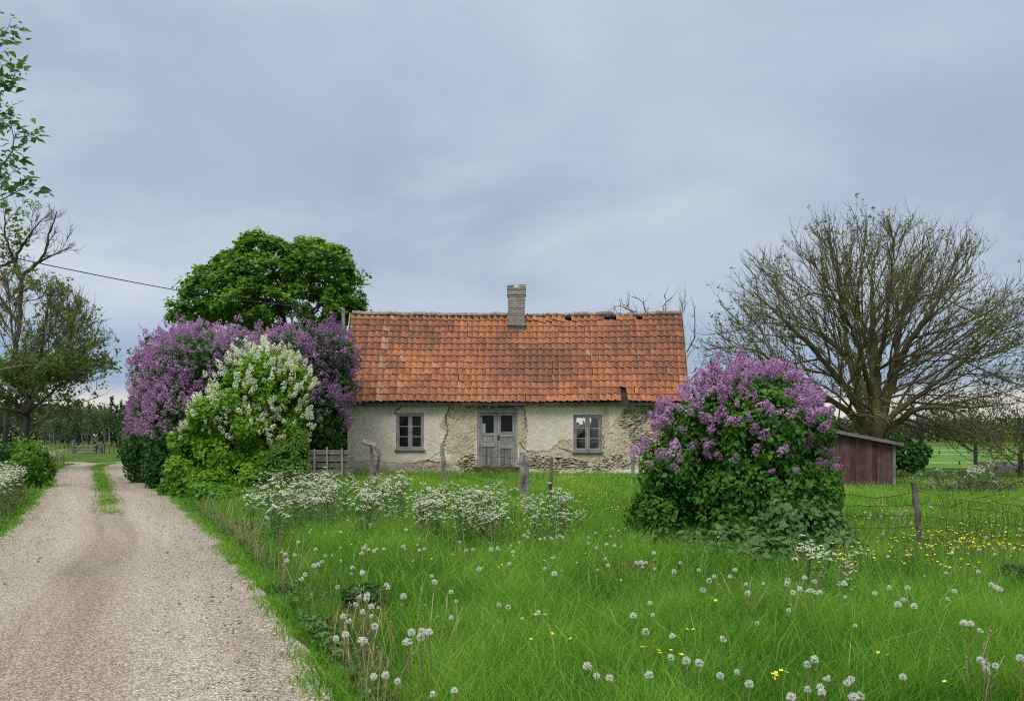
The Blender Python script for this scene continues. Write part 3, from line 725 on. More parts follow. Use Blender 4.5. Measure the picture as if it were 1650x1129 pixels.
def tiles(flip=False):
    b = MB(); PAN.clear(); cs = np.linspace(0, 1, 9); prof = .026*np.sin(2*np.pi*(cs+.07))+.014*np.sin(4*np.pi*cs+.6); g = np.random.default_rng(77+flip)
    patch = lambda u, v: fbm(np.stack([u*9, v*4, u*0], -1), .6, 305, 3)
    holes = {(0, 41), (1, 41), (NROW-1, 40), (NROW-1, 39), (NROW-1, 44), (NROW-1, 33)} if not flip else set()
    for r in range(NROW):
        for c in range(NCOL):
            if (r, c) in holes: continue
            u0, u1 = c/NCOL, (c+1.06)/NCOL; v0, v1 = r/NROW, (r+1.13)/NROW
            if r == NROW-1: v1 = 1.0
            # course just below the chimney is broken on its right
            du, dv, dh, tw = g.normal(0, .0009), g.normal(0, .0016), abs(g.normal(0, .003)), g.normal(0, .0010)
            if r == NROW-1 and not flip and .52 < u0 < .68: dv -= abs(g.normal(0, .015)); dh += .02; tw *= 4
            uu = u0+(u1-u0)*cs+du
            lo = rp(uu, v0+dv+tw*(cs-.5)*2+0*cs, .046+dh+prof, flip); mi_ = rp(uu, (v0+v1)/2+dv+0*cs, .030+dh+prof, flip); hi = rp(uu, np.minimum(v1+dv, 1.004)+0*cs, .012+dh+prof*.9, flip)
            un = rp(uu, v0+dv+.004+tw*(cs-.5)*2+0*cs, .030+dh+prof, flip)
            V = np.concatenate([un, lo, mi_, hi]); i = (np.arange(3)[:, None]*9+np.arange(8)).ravel()
            PAN.append(np.tile(np.clip(1.3-np.abs(cs-.60)/.15, 0, 1)*g.uniform(.4, 1.0)-np.clip(1.2-np.abs(cs-.16)/.13, 0, 1)*g.uniform(.3, .9), 4)*np.repeat([.1, .6, 1, .9], 9))  # dark stain along the pan; highlight on the crest put into the colour
            pv = float(patch(np.array(u0), np.array(v0)))
            var = np.clip(.28+.60*(pv-.5)*1.7+g.normal(0, .13), .02, .74)
            gc = 5.0+ (0)      # a streak of pale replacement tiles near the left end
            if not flip and c in (5,) and 0 <= r <= 11 and g.random() < .8: var = .80+.05*g.random()
            if not flip and c in (6, 8) and g.random() < (.2 if r in (4, 6, 2, 1, 0) else .04): var = .82
            if r == NROW-1 and not flip: var = np.clip(var-.06+ .22*(g.random() < .5), 0, .8)
            if g.random() < .005: var = .92
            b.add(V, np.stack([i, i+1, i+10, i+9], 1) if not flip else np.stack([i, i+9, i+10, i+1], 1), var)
    return b
t = NT('clay_pantile'); v = t.obj(); va = t.attr('var'); n1 = t.noise(v, 7, 6, .72); n2 = t.noise(v, 26, 4, .7); n3 = t.noise(v, 1.1, 4, .6)
c = t.ramp(va, [(0, (.16, .072, .046)), (.22, (.27, .105, .057)), (.42, (.375, .138, .064)), (.66, (.46, .178, .075)), (.78, (.52, .225, .095)), (.86, (.42, .245, .19)), (1, (.44, .30, .25))])
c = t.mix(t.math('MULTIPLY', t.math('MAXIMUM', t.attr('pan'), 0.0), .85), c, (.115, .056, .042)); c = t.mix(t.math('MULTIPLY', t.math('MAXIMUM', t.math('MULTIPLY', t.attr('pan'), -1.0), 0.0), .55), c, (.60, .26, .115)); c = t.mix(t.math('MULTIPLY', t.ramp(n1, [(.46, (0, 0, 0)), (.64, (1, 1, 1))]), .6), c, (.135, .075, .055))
c = t.mix(t.math('MULTIPLY', t.ramp(n3, [(.48, (0, 0, 0)), (.68, (1, 1, 1))]), .45), c, (.17, .085, .062))
c = t.mix(t.math('MULTIPLY', t.ramp(n2, [(.62, (0, 0, 0)), (.74, (1, 1, 1))]), .5), c, (.45, .40, .36))
M_tile = t.bsdf(c, .85, t.bump(n2, .5, .008), spec=.2)
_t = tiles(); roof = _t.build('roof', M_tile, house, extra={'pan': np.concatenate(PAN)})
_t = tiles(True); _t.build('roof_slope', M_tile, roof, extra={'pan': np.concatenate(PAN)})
def roofwood():
    b = MB()
    for fl in (False, True):
        us = np.linspace(.004, .996, 30); vs = np.linspace(0.004, .985, 5); U, Vv = np.meshgrid(us, vs)
        p = rp(U, Vv, -.11+0*U, fl).reshape(-1, 3); i = (np.arange(4)[:, None]*30+np.arange(29)).ravel(); b.add(p, np.stack([i, i+1, i+31, i+30], 1), .3)
        for r in range(NROW+1):     # battens
            v_ = min((r+.75)/NROW, .985); us2 = np.linspace(.004, .996, 24); q = rp(us2, v_+0*us2, -.03+0*us2, fl)
            b.tube(q, .022, 4, .6)
    b.build('roof_boards', M_dark, roof)
    # eaves board and barge boards
    e = MB(); e.box((XL-.12, 26.70, 2.60), (XR+.12, 26.74, 2.715), .35); e.box((XL-.1, 26.742, 2.60), (XR+.1, 26.98, 2.625), .2); e.build('eaves_board', M_dark, roof)
    for u in (-.0035, 1.0035):
        for fl in (False, True):
            m = MB(); vs = np.linspace(-.005, 1.0, 12); top = rp(u+0*vs, vs, .07+0*vs, fl); bot = rp(u+0*vs, vs, -.12+0*vs, fl); o = np.array([.035 if u > .5 else -.035, 0, 0])
            V = np.concatenate([top, bot, top+o, bot+o]); n = 12; i = np.arange(n-1)
            m.add(V, [np.stack([i, i+1, i+n+1, i+n], 1), np.stack([i+2*n, i+3*n, i+3*n+1, i+2*n+1], 1), np.stack([i, i+2*n, i+2*n+1, i+1], 1), np.stack([i+n, i+n+1, i+3*n+1, i+3*n], 1)], .75)
            m.build('barge_board', M_woodh, roof)
    # ridge capping: half round tiles, whole on the left, mostly lost right of the chimney
    t = NT('lichened_ridge'); v = t.obj(); nz = t.noise(v, 9, 5, .7); c = t.mix(t.math('MULTIPLY', t.attr('var'), .8), t.ramp(nz, [(.35, (.13, .115, .10)), (.5, (.27, .245, .22)), (.68, (.40, .37, .34))]), t.ramp(nz, [(.35, (.12, .07, .05)), (.7, (.33, .16, .10))]))
    M_r = t.bsdf(c, .95, t.bump(nz, .8, .03)); rt = MB(); caps = []
    g = np.random.default_rng(5); u = .0
    def cap(u0, u1, var, lift=0, skew=0):
        a = rp(np.array(u0), np.array(1.0)); b_ = rp(np.array(u1), np.array(1.0)); an = np.linspace(-.25, np.pi+.25, 8); r0, r1 = .115, .10
        o1 = np.stack([an*0, -np.cos(an), np.sin(an)], 1); base = np.array([0, 0, lift-.01])
        V = np.concatenate([a+base+o1*r0, b_+base+np.array([0, 0, skew])+o1*r1, b_+base+np.array([0, 0, skew])+o1*(r1-.025)]); i = np.arange(7)
        V[:, 1] = np.clip(V[:, 1], 29.4, 29.8)
        q = MB(); q.add(V, [np.stack([i, i+1, i+9, i+8], 1), np.stack([i+8, i+9, i+17, i+16], 1)], var); q.build('ridge_tile', M_r, roof)
    n = 18
    for k in range(n): cap(.002+k*.4705/n, .002+(k+1.08)*.4705/n, abs(g.normal(.08, .08)), .01+.03*g.random(), g.normal(0, .012))
    for u0, lf in ((.676, .05), (.69, .04), (.742, .03), (.762, .05), (.90, .03), (.925, .06), (.95, .04), (.968, .05)): cap(u0, u0+.03, .7*g.random(), lf, g.normal(0, .03))
    # ragged mortar and moss along the open ridge
    k = MB(); us = np.linspace(.53, .995, 150); base = rp(us, us*0+1.0)
    rad = .05+.05*fbm(np.stack([us*60, us*0, us*0], 1), .5, 311, 3); base[:, 2] += .005+.05*(vn2(us*60, us*0, .8, 312)-.5)
    k.tube(base, rad, 7, 0, True, rough=.25); k.build('ridge_mortar', M_r, roof)
roofwood()
# ---- chimney ----
def chimney():
    Y0, Y1 = 29.02, 29.72; kk = Y0/FOC
    cx0, cx1 = (818.5-CX)*kk, (846-CX)*kk; zt = HC+(HY-459)*kk; zb = HC+(HY-524)*kk
    t = NT('limewashed_brick'); v = t.obj()
    v2 = t.n('CombineXYZ', {0: t.n('SeparateXYZ', {0: v}).outputs[0], 1: t.n('SeparateXYZ', {0: v}).outputs[2], 2: 0.0}).outputs[0]
    br = t.n('TexBrick', {'Vector': v2, 'Color1': (.43, .40, .355), 'Color2': (.31, .285, .255), 'Mortar': (.16, .15, .14), 'Scale': 1.0, 'Mortar Size': .010, 'Brick Width': .23, 'Row Height': .075, 'Mortar Smooth': .2})
    nz = t.noise(v, 12, 5, .7); c = t.mix(.7, br.outputs[0], t.ramp(nz, [(.3, (.5, .48, .46)), (.7, (1.35, 1.33, 1.3))]), 'MULTIPLY')
    M = t.bsdf(c, .95, t.bump(t.math('SUBTRACT', nz, br.outputs[1]), .8, .015))
    b = MB(); g = np.random.default_rng(8)
    nrow = int((zt-.32-zb)/.075)
    for r in range(nrow):   # each course laid a hair out of line
        z = zb+r*.075; d = g.normal(0, .006, 4); b.box((cx0+d[0], Y0+d[1], z+.004), (cx1+d[2], Y1+d[3], z+.0748))
    b.box((cx0+.02, Y0+.02, zb-1.2), (cx1-.02, Y1-.02, zt-.30))
    z = zb+nrow*.075
    b.box((cx0-.035, Y0-.035, z+.002), (cx1+.035, Y1+.035, z+.06)); b.box((cx0-.02, Y0-.02, z+.061), (cx1+.02, Y1+.02, z+.20)); b.box((cx0-.04, Y0-.04, z+.201), (cx1+.04, Y1+.04, z+.265))
    w = cx1-cx0
    for a, e, h in ((0, .34, .10), (.62, 1, .12)):
        for (ya, yb) in ((Y0-.03, Y0+.13), (Y1-.13, Y1+.03)): b.box((cx0+a*w-.03*(a == 0), ya, z+.267), (cx0+e*w+.03*(e == 1), yb, z+.267+h), jit=.006)
    ch = b.build('chimney', M, roof)
    f = MB(); f.box((cx0-.03, Y0-.10, zb-.02), (cx1+.03, Y0-.005, zb+.07), jit=.012); f.build('mortar_collar', M, roof)
chimney()
# ================= shrubs =================
def LB(px, py, rx, rz, Y, ry=None):
    k = Y/FOC; return (PX(px, Y), Y, PZ(py, Y), rx*k, (ry if ry else rx*k*.8), rz*k)
M_lil = leaf_mat('lilac_leaf', [(.1, (.020, .068, .010)), (.45, (.048, .145, .015)), (.75, (.095, .225, .022)), (1, (.16, .31, .04))], .26, .5, 1.2, .25)
M_lilB = leaf_mat('lilac_leaf_fresh', [(.1, (.055, .135, .012)), (.45, (.13, .265, .017)), (.75, (.22, .39, .024)), (1, (.32, .48, .04))], .36, .5, .8, .25)
M_hedge = leaf_mat('hedge_leaf', [(.1, (.018, .055, .012)), (.5, (.036, .110, .018)), (1, (.075, .18, .028))], .24, .55, .8, .22)
M_stem = bark_mat('shrub_stem', (.06, .045, .032), (.17, .14, .10))
def petal_mat(name, stops, tr=.28):
    t = NT(name); nz = t.noise(t.obj(), 1.1, 3); k = t.math('ADD', t.math('MULTIPLY', t.attr('var'), .65), t.math('MULTIPLY', nz, .35), True)
    return t.bsdf(t.ramp(k, stops), .7, spec=.15, transl=tr)
M_purple = petal_mat('lilac_petal', [(.1, (.27, .13, .27)), (.45, (.435, .235, .43)), (.75, (.57, .355, .565)), (1, (.69, .50, .68))])
M_purpleB = petal_mat('faded_lilac_petal', [(.1, (.18, .095, .19)), (.45, (.31, .17, .32)), (.75, (.43, .255, .44)), (1, (.54, .38, .56))])
M_white = petal_mat('white_petal', [(.1, (.58, .62, .40)), (.5, (.76, .78, .60)), (1, (.86, .86, .76))])

def stems_mesh(base, lobes, n, r, seed, name, parent):
    g = np.random.default_rng(seed); b = MB(); L = np.asarray(lobes)
    for i in range(n):
        l = L[g.integers(len(L))]; d = unit(g.normal(0, 1, 3)); e = l[:3]+d*l[3:]*.75
        s = np.array([base[0]+g.normal(0, .14*np.sqrt(len(L)))*(L[:, 3].max()), base[1]+g.normal(0, .25), 0]); s[2] = float(gz(s[0], s[1]))-.03
        m = (s+e)/2+np.array([0, 0, .12*np.linalg.norm(e-s)])+g.normal(0, .12, 3)
        tt = np.linspace(0, 1, 9)[:, None]; p = (1-tt)**2*s+2*tt*(1-tt)*m+tt**2*e; p[1:-1] += g.normal(0, .03, (7, 3))
        b.tube(p, np.linspace(r, r*.25, 9)*g.uniform(.6, 1.2), 5, g.random(), rough=.06)
    b.build(name, M_stem, parent)
SPRAY = {}
def bush(name, label, cat, lobes, base, nl, ls, mat, T=LEAF2, thick=.14, inner=.74, clump=1.5, thr=.42, seed=0, zmin=None, fill=.25, group=None, droop=.45, spread=.6, wob=.16, sten=14, str_=.022, spray=(0, 0)):
    th = thing(name, label, cat, (base[0], base[1], float(gz(base[0], base[1]))), group)
    b = MB(); p, n = shell(lobes, nl, thick, inner, clump, thr, seed, zmin, wob)
    var = np.clip(.2+.55*rng.random(len(p))+.3*(n[:, 2]*.5), 0, 1)  # leaves facing up coloured lighter, as though lit from above
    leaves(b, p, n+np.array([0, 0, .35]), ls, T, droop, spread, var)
    if fill:    # sparser leaves deeper in, inner shade put into their darker colour
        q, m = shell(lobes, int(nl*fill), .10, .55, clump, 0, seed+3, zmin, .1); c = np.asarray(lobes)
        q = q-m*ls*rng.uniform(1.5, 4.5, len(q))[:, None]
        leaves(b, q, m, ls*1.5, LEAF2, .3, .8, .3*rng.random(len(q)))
    if spray[0]:     # long shoots standing out of the outline
        q, m = shell(lobes, spray[0], .02, .9, clump, 0, seed+77, None, wob); k = (m[:, 2] > -.2)&(m[:, 1] < .5); q, m = q[k], m[k]
        Tw = twigs(b, q-m*.1, m*.7+np.array([0, 0, .55]), spray[1], .006, .45, 1, 3, .35); e = []
        for s_ in range(1, 4):
            for _ in range(5): e.append(Tw[:, s_]+rng.normal(0, ls*.55, (len(q), 3))-(Tw[:, s_]-Tw[:, s_-1])*rng.random((len(q), 1)))
        e = np.concatenate(e); leaves(b, e, rng.normal(0, .5, e.shape)+np.array([0, -.2, .7]), ls*.9, T, droop, .6, np.clip(.45+.5*rng.random(len(e)), 0, 1)); SPRAY[th.name] = (Tw[:, 3], unit(Tw[:, 3]-Tw[:, 2]))
    b.build('foliage', mat, th)
    stems_mesh(base, lobes, sten, str_, seed+9, 'stems', th)
    return th

# --- the dark lilac in front, right of the door
YL = 10.2
lob = [LB(1195, 705, 110, 100, YL+.2, 1.1), LB(1178, 645, 58, 54, YL+.2, .65), LB(1240, 652, 62, 54, YL+.3, .7), LB(1284, 700, 52, 58, YL+.3, .7), LB(1122, 695, 52, 56, YL+.1, .65), LB(1085, 765, 54, 62, YL, .7),
       LB(1200, 790, 140, 90, YL+.2, 1.15), LB(1292, 785, 54, 72, YL+.2, .75), LB(1060, 830, 50, 50, YL-.1, .6), LB(1290, 840, 60, 50, YL-.15, .6), LB(1180, 850, 110, 45, YL, .8)]
l1 = bush('lilac_bush', 'large dark green lilac bush with mauve flowers standing alone in the meadow', 'lilac bush', lob, (PX(1190, YL+.2), YL+.25), 25000, .060, M_lil, LEAF6, .13, .74, 1.9, .40, 1, gz, .35, droop=.8, spread=.55, wob=.27, sten=22, spray=(120, .20))
def bl_right():
    p, n = shell(lob, 1500, .05, .86, 1.9, .0, 1, .9, .27)
    py = HY-(p[:, 2]-HC)*FOC/p[:, 1]; px = CX+p[:, 0]*FOC/p[:, 1]
    pr = np.clip(1.15-(py-575)/150, .0, 1)+.55*S(1140, 1060, px)*S(800, 740, py)
    pr = np.maximum(pr, .34*S(790, 720, py))
    pr = pr*(.10+1.35*S(.32, .68, vnoise(p, 2.4, 411))); ok = (rng.random(len(p)) < pr*.56)&(n[:, 1] < .75)
    p, n = p[ok], n[ok]; b = MB(); p = p+n*.04
    q, m = SPRAY[l1.name]; sel = rng.random(len(q)) < S(1.2, 2.1, q[:, 2]); q = np.repeat(q[sel], 2, 0); m = np.repeat(m[sel], 2, 0); p = np.concatenate([p, q]); n = np.concatenate([n, m])
    k = vnoise(p, 3, 412); blossoms(b, p, n, .155, 64, .5, .4, np.clip(.25+.5*k+rng.normal(0, .15, len(p)), 0, 1))
    b.build('blossoms', M_purple, l1)
bl_right()
# low leafy growth round its foot
t_lob = [LB(1120, 885, 40, 38, 9.2, .35), LB(1185, 882, 54, 44, 8.9, .4), LB(1262, 862, 52, 66, 9.2, .45), LB(1318, 862, 44, 62, 9.3, .4), LB(1140, 905, 60, 26, 8.6, .3), LB(1240, 900, 90, 34, 8.5, .4), LB(1345, 890, 46, 36, 8.7, .35), LB(1060, 885, 46, 30, 9.3, .3), LB(1385, 900, 36, 22, 8.7, .3)]
bush('undergrowth_shrub', 'low leafy shrub spreading at the foot of the lone dark lilac', 'shrub', t_lob, (PX(1230, 9.0), 9.0), 6800, .075, leaf_mat('undergrowth_leaf', [(.1, (.03, .085, .02)), (.5, (.07, .16, .035)), (1, (.14, .26, .07))], .28, .5, 1.5), LEAF6, .2, .7, 2.2, .36, 21, gz, .2, droop=.6, sten=10, str_=.009)

# --- the lilac hedge left of the cottage
hA = [LB(268, 618, 40, 72, 26, 1.6), LB(310, 592, 52, 62, 24.5, 1.7), LB(330, 608, 75, 72, 23.2, 1.7), LB(395, 608, 75, 74, 24, 1.7), LB(270, 680, 48, 78, 24.2, 1.5), LB(300, 700, 62, 90, 22, 1.5), LB(455, 610, 60, 70, 24.2, 1.4), LB(246, 690, 24, 56, 27.5, 1.3), LB(380, 690, 90, 80, 23, 1.6)]
hB = [LB(490, 610, 52, 78, 25, 1.3), LB(530, 575, 38, 46, 25.4, 1.1), LB(505, 670, 46, 60, 24.6, 1.1), LB(545, 625, 22, 40, 25.3, .7), LB(520, 700, 32, 50, 25, .9)]
hBase = [LB(240, 730, 34, 62, 24.6, 1.3), LB(275, 750, 34, 52, 22, 1.2), LB(300, 770, 30, 40, 20.4, 1.0), LB(225, 700, 22, 66, 27, 1.2), LB(262, 700, 40, 60, 24.3, 1.2)]
ha = bush('purple_lilac_hedge', 'tall broad purple lilac hedge covered in blossom beside the gravel road', 'lilac hedge', hA, (PX(330, 24), 24), 16000, .14, M_hedge, LEAF2, .10, .8, .85, .40, 31, gz, .3, wob=.24, sten=26, str_=.05, spray=(170, .38))
hb = bush('purple_lilac_bush', 'purple lilac bush overhanging the left end of the tiled roof', 'lilac bush', hB, (PX(505, 25.2), 25.4), 6500, .14, M_hedge, LEAF2, .12, .8, 1.0, .42, 41, gz, .3, wob=.24, sten=16, str_=.045, spray=(60, .34))
bush('roadside_hedge', 'dark green hedge without flowers along the bend of the gravel road', 'hedge', hBase, (PX(262, 23.5), 23.5), 14000, .10, M_hedge, LEAF2, .10, .8, 1.1, .33, 51, gz, .3, wob=.15, sten=14, str_=.03)
def bl_hedge(lobes, root, n, seed, low, mat, size=.21):
    p, nn = shell(lobes, n, .035, .88, .85, .0, seed, 1.5, .24)
    py = HY-(p[:, 2]-HC)*FOC/p[:, 1]; px = CX+p[:, 0]*FOC/p[:, 1]
    f = vnoise(p, 1.15, seed+7); pr = S(low, low-70, py+40*(vnoise(p, .8, seed+9)-.5))*np.clip(1.8*f+.05, 0, 1); ok = (rng.random(len(p)) < pr)&(nn[:, 1] < .6)
    p, nn = p[ok], nn[ok]; q, m = SPRAY[root.name]; sel = q[:, 2] > 2.2; q = np.repeat(q[sel], 4, 0); q = q+rng.normal(0, .1, q.shape); p = np.concatenate([p, q]); nn = np.concatenate([nn, np.repeat(m[sel], 4, 0)])
    b = MB(); blossoms(b, p+nn*.05, nn, size, 26, .35, .5, np.clip(.1+.5*vnoise(p, 1.2, 430)+.3*rng.random(len(p)), 0, 1))
    b.build('blossoms', mat, root)
bl_hedge(hA, ha, 4900, 31, 775, M_purple)
bl_hedge(hB, hb, 2000, 41, 700, M_purpleB)
# white lilac in front of the hedge
YV = 19.2
hW = [LB(434, 602, 42, 38, YV+.2, .7), LB(474, 618, 26, 34, YV+.2, .55), LB(398, 612, 34, 34, YV+.1, .65), LB(388, 645, 42, 38, YV, .75), LB(456, 640, 38, 42, YV+.1, .7), LB(470, 690, 28, 38, YV+.1, .6), LB(345, 668, 38, 32, YV-.1, .7), LB(408, 695, 54, 40, YV, .9), LB(312, 712, 36, 28, YV-.2, .65), LB(360, 735, 46, 34, YV-.3, .8), LB(440, 735, 44, 36, YV, .8), LB(300, 755, 32, 28, YV-.4, .6), LB(345, 775, 44, 26, YV-.6, .65), LB(400, 770, 50, 28, YV-.4, .7)]
hw = bush('white_lilac_bush', 'bright green lilac bush with white flower spikes in front of the purple hedge', 'lilac bush', hW, (PX(390, YV), YV), 27000, .085, M_lilB, LEAF6, .12, .82, 1.7, .46, 61, gz, .3, droop=.7, wob=.30, sten=20, str_=.03, spray=(130, .32))
def bl_white():
    p, n = shell(hW, 1500, .04, .88, 1.5, .0, 62, 1.4, .2)
    py = HY-(p[:, 2]-HC)*FOC/p[:, 1]; pr = np.clip(1.0-(py-555)/240, 0.02, 1)*S(.18, .60, vnoise(p, 2.4, 441)); ok = (rng.random(len(p)) < pr*.75)&(n[:, 1] < .6); p, n = p[ok], n[ok]
    q, m = SPRAY[hw.name]; sel = rng.random(len(q)) < S(1.3, 2.4, q[:, 2]); p = np.concatenate([p, q[sel]]); n = np.concatenate([n, m[sel]])
    b = MB(); blossoms(b, p+n*.08, n, .165, 60, .9, .35); b.build('blossoms', M_white, hw)
bl_white()
# feathery shrub to its right and bright saplings at its foot
bush('feathery_shrub', 'fine leaved olive green shrub between the white lilac and the board fence', 'shrub', [LB(462, 742, 34, 34, 18.6, .5), LB(482, 722, 14, 30, 18.7, .35), LB(440, 762, 32, 24, 18.5, .45), LB(475, 765, 28, 24, 18.4, .45)], (PX(455, 18.6), 18.6), 9000, .06,
     leaf_mat('feathery_leaf', [(.1, (.045, .11, .015)), (.5, (.10, .205, .022)), (1, (.19, .31, .04))], .32, .5, 1.5), LEAF1, .2, .7, 2, .36, 71, gz, .25, sten=10, str_=.012)
bush('sapling_shrub', 'bright green young shoots at the road edge under the white lilac', 'shrub', [LB(300, 790, 26, 22, 17.6, .4), LB(340, 795, 36, 18, 16.6, .4), LB(275, 785, 18, 24, 18.6, .35), LB(372, 800, 30, 14, 16.4, .4)], (PX(310, 17.3), 17.3), 3600, .085,
     leaf_mat('sapling_leaf', [(.1, (.05, .14, .012)), (.5, (.09, .235, .016)), (1, (.16, .33, .025))], .34, .45, 1.2), LEAF2, .2, .7, 2, .36, 81, gz, .2, sten=10, str_=.008)
# dark shade shrubs in the gap by the gable
bush('gable_shrub', 'dark green shrub in the shade against the left gable of the cottage', 'shrub', [LB(530, 720, 40, 34, 28, .8), LB(500, 700, 40, 50, 28.4, .9), LB(540, 670, 24, 40, 28, .7)], (PX(520, 28.2), 28.2), 3800, .12, M_hedge, LEAF2, .14, .75, 1.3, .38, 91, gz, .3, sten=8, str_=.02)
# elder on the left verge
M_elder = leaf_mat('elder_leaf', [(.1, (.045, .11, .012)), (.5, (.11, .225, .02)), (1, (.21, .36, .035))], .34, .5, .8, .25)
bush('elder_bush', 'bright green elder bush on the bank left of the gravel road', 'elder bush', [LB(58, 738, 20, 22, 22.5, .45), LB(40, 752, 22, 26, 21.5, .45), LB(72, 758, 14, 22, 22.8, .35), LB(52, 768, 24, 20, 21.8, .4), LB(46, 728, 12, 14, 22, .3)], (PX(55, 22), 22), 3000, .10, M_elder, LEAF2, .2, .72, 1.6, .42, 101, gz, .25, sten=9, str_=.015, wob=.3, spray=(50, .35))
bush('bramble_bush', 'low dull green bramble at the left edge beyond the bank', 'bramble', [LB(12, 738, 24, 26, 25, .6), LB(-15, 745, 30, 40, 24, .6), LB(30, 725, 16, 16, 26.5, .5)], (PX(5, 25), 25), 2400, .11, M_hedge, LEAF2, .16, .72, 1.4, .36, 111, gz, .25, sten=8, str_=.013)

# ================= trees =================
M_bark = bark_mat('ash_bark', (.055, .048, .034), (.155, .135, .092), (.15, .13, .04), 5, .8)
M_twig = bark_mat('ash_twig', (.080, .070, .044), (.165, .145, .090), (.12, .105, .035), 3, .55)
M_darkbark = bark_mat('dark_bark', (.035, .030, .025), (.11, .095, .08), None, 5)
M_bud = leaf_mat('bud_leaf', [(.1, (.055, .095, .015)), (.5, (.12, .17, .025)), (1, (.21, .26, .05))], .3, .55, .3)

def fan(name, label, cat, base, limbs, cen, ell, mats, sp=(.36, .26), a1=(22, 48), lmax=(6, 1.5), r1=(.03, .10), tw=(.5, .010, .55, 2), leaf=None, seed=0, start=.18, upb=.10, fill=1.0, noise_=.07, group=None, twd=.17):
    """a tree from hand-laid limbs: side branches leave at acute angles, run outward to the crown's edge and carry fine upturned twigs"""
    g = np.random.default_rng(seed); bx, by = base; z0 = float(gz(bx, by)); th = thing(name, label, cat, (bx, by, z0), group)
    cen = np.asarray(cen, float); ell = np.asarray(ell, float); tr, br = MB(), MB(); L1, L2 = [], []
    def edge(p, d):      # distance along d to the crown's outline
        o = (p-cen)/ell; q = d/ell; A = q@q; B = o@q; Cc = o@o-1; D = B*B-A*Cc
        return max(0., (-B+math.sqrt(D))/A) if D > 0 else 0.
    def run(p, d, L, r, seg, rend, lift):
        n = max(3, int(L/seg)); pts = [p]
        for i in range(n):
            d = unit(d+unit(pts[-1]-cen+np.array([0, 0, 1e-3]))*.05+np.array([0, 0, lift])+g.normal(0, noise_, 3)); pts.append(pts[-1]+d*L/n)
        return np.array(pts), np.linspace(r, rend, n+1)
    for pts, r0, r_e in limbs:
        p = np.array([P(*q) for q in pts]); u = np.r_[0, np.cumsum(np.linalg.norm(np.diff(p, axis=0), axis=1))]; n = int(u[-1]/.25)+2
        q = np.stack([np.interp(np.linspace(0, u[-1], n), u, p[:, k]) for k in range(3)], 1)
        for _ in range(3): q[1:-1] = (q[:-2]+2*q[1:-1]+q[2:])/4
        q[1:-1] += g.normal(0, .02, (n-2, 3)); rr = np.linspace(0, 1, n); rr = r0*(1-rr)**1.1+r_e*(1-(1-rr)**1.1); tr.tube(q, rr, 9, g.random(), True, rough=.06)
        k = int(n*start)+1; t = unit(np.gradient(q, axis=0))
        step = sp[0]/fill/(u[-1]/(n-1))
        for f in np.arange(k, n, step):
            i = min(int(f), n-1); an = R(g.uniform(*a1)); w = g.normal(0, 1, 3); w = unit(w-(w@t[i])*t[i]); d = unit(t[i]*math.cos(an)+w*math.sin(an)+unit(q[i]-cen)*.30+np.array([0, 0, upb]))
            L = min(edge(q[i], d)*g.uniform(.72, 1.02), lmax[0])
            if L > .5: L1.append(run(q[i], d, L, float(np.clip(rr[i]*.42, *r1)), .3, .012, .03))
        L1.append((q[-2:], np.array([r_e, r_e]))); d = t[-1]; L = min(edge(q[-1], d), lmax[0])
        for _ in range(2):
            if L > .4: L1.append(run(q[-1], unit(d+g.normal(0, .25, 3)), L*g.uniform(.7, 1), r_e, .3, .012, .03))
    for q, rr in L1:
        (tr if rr[0] > .06 else br).tube(q, rr, 5 if rr[0] > .04 else 4, g.random())
        n = len(q); 
        if n < 3: continue
        t = unit(np.gradient(q, axis=0)); sl = np.linalg.norm(q[1]-q[0])
        for f in np.arange(n*.15, n-.2, sp[1]/sl):
            i = min(int(f), n-1); an = R(g.uniform(28, 58)); w = g.normal(0, 1, 3); w = unit(w-(w@t[i])*t[i]); d = unit(t[i]*math.cos(an)+w*math.sin(an)+np.array([0, 0, .12]))
            L = min((n-i)*sl*.5+.35, lmax[1], edge(q[i], d)*1.05+.1)*g.uniform(.6, 1.05)
            if L > .22:
                c = run(q[i]*(1-(f-i))+q[min(i+1, n-1)]*(f-i), d, L, min(.024, rr[i]*.6), .2, .009, .05); L2.append(c); br.tube(c[0], np.maximum(c[1], .009), 3, g.random())
    Pn, Dn = [], []
    for q, rr in L1+L2:
        if len(q) < 3: continue
        sl = np.linalg.norm(q[1]-q[0]); m = max(1, int(len(q)*sl/twd)); f = g.uniform(.2, 1, m)*(len(q)-1); i = np.minimum(f.astype(int), len(q)-2); Pn.append(q[i]+(q[i+1]-q[i])*(f-i)[:, None]); Dn.append(q[i+1]-q[i])
    Pn = np.concatenate(Pn); Dn = unit(np.concatenate(Dn)); T1 = twigs(br, Pn, Dn, tw[0], tw[1], tw[2], 1, 3, .62)
    e = [T1[:, 3]]
    if tw[3] > 1: T2 = twigs(br, T1[:, 1], T1[:, 2]-T1[:, 1], tw[0]*.6, tw[1]*.8, tw[2], tw[3]-1, 2, .45); e.append(T2[:, 2])
    tr.build('trunk', mats[0], th, smooth=True); br.build('branches', mats[1], th)
    if leaf:
        e = np.concatenate(e); pf, sz, per, lm = leaf; px = CX+e[:, 0]*FOC/e[:, 1]; py = HY-(e[:, 2]-HC)*FOC/e[:, 1]
        e = e[g.random(len(e)) < pf(e, px, py)]; q = np.repeat(e, per, 0); q = q+rng.normal(0, sz*.45, q.shape); lf = MB(); leaves(lf, q, rng.normal(0, .6, q.shape)+np.array([0, 0, .6]), sz, LEAF1, .2, .5); lf.build('crown', lm, th)
    return th
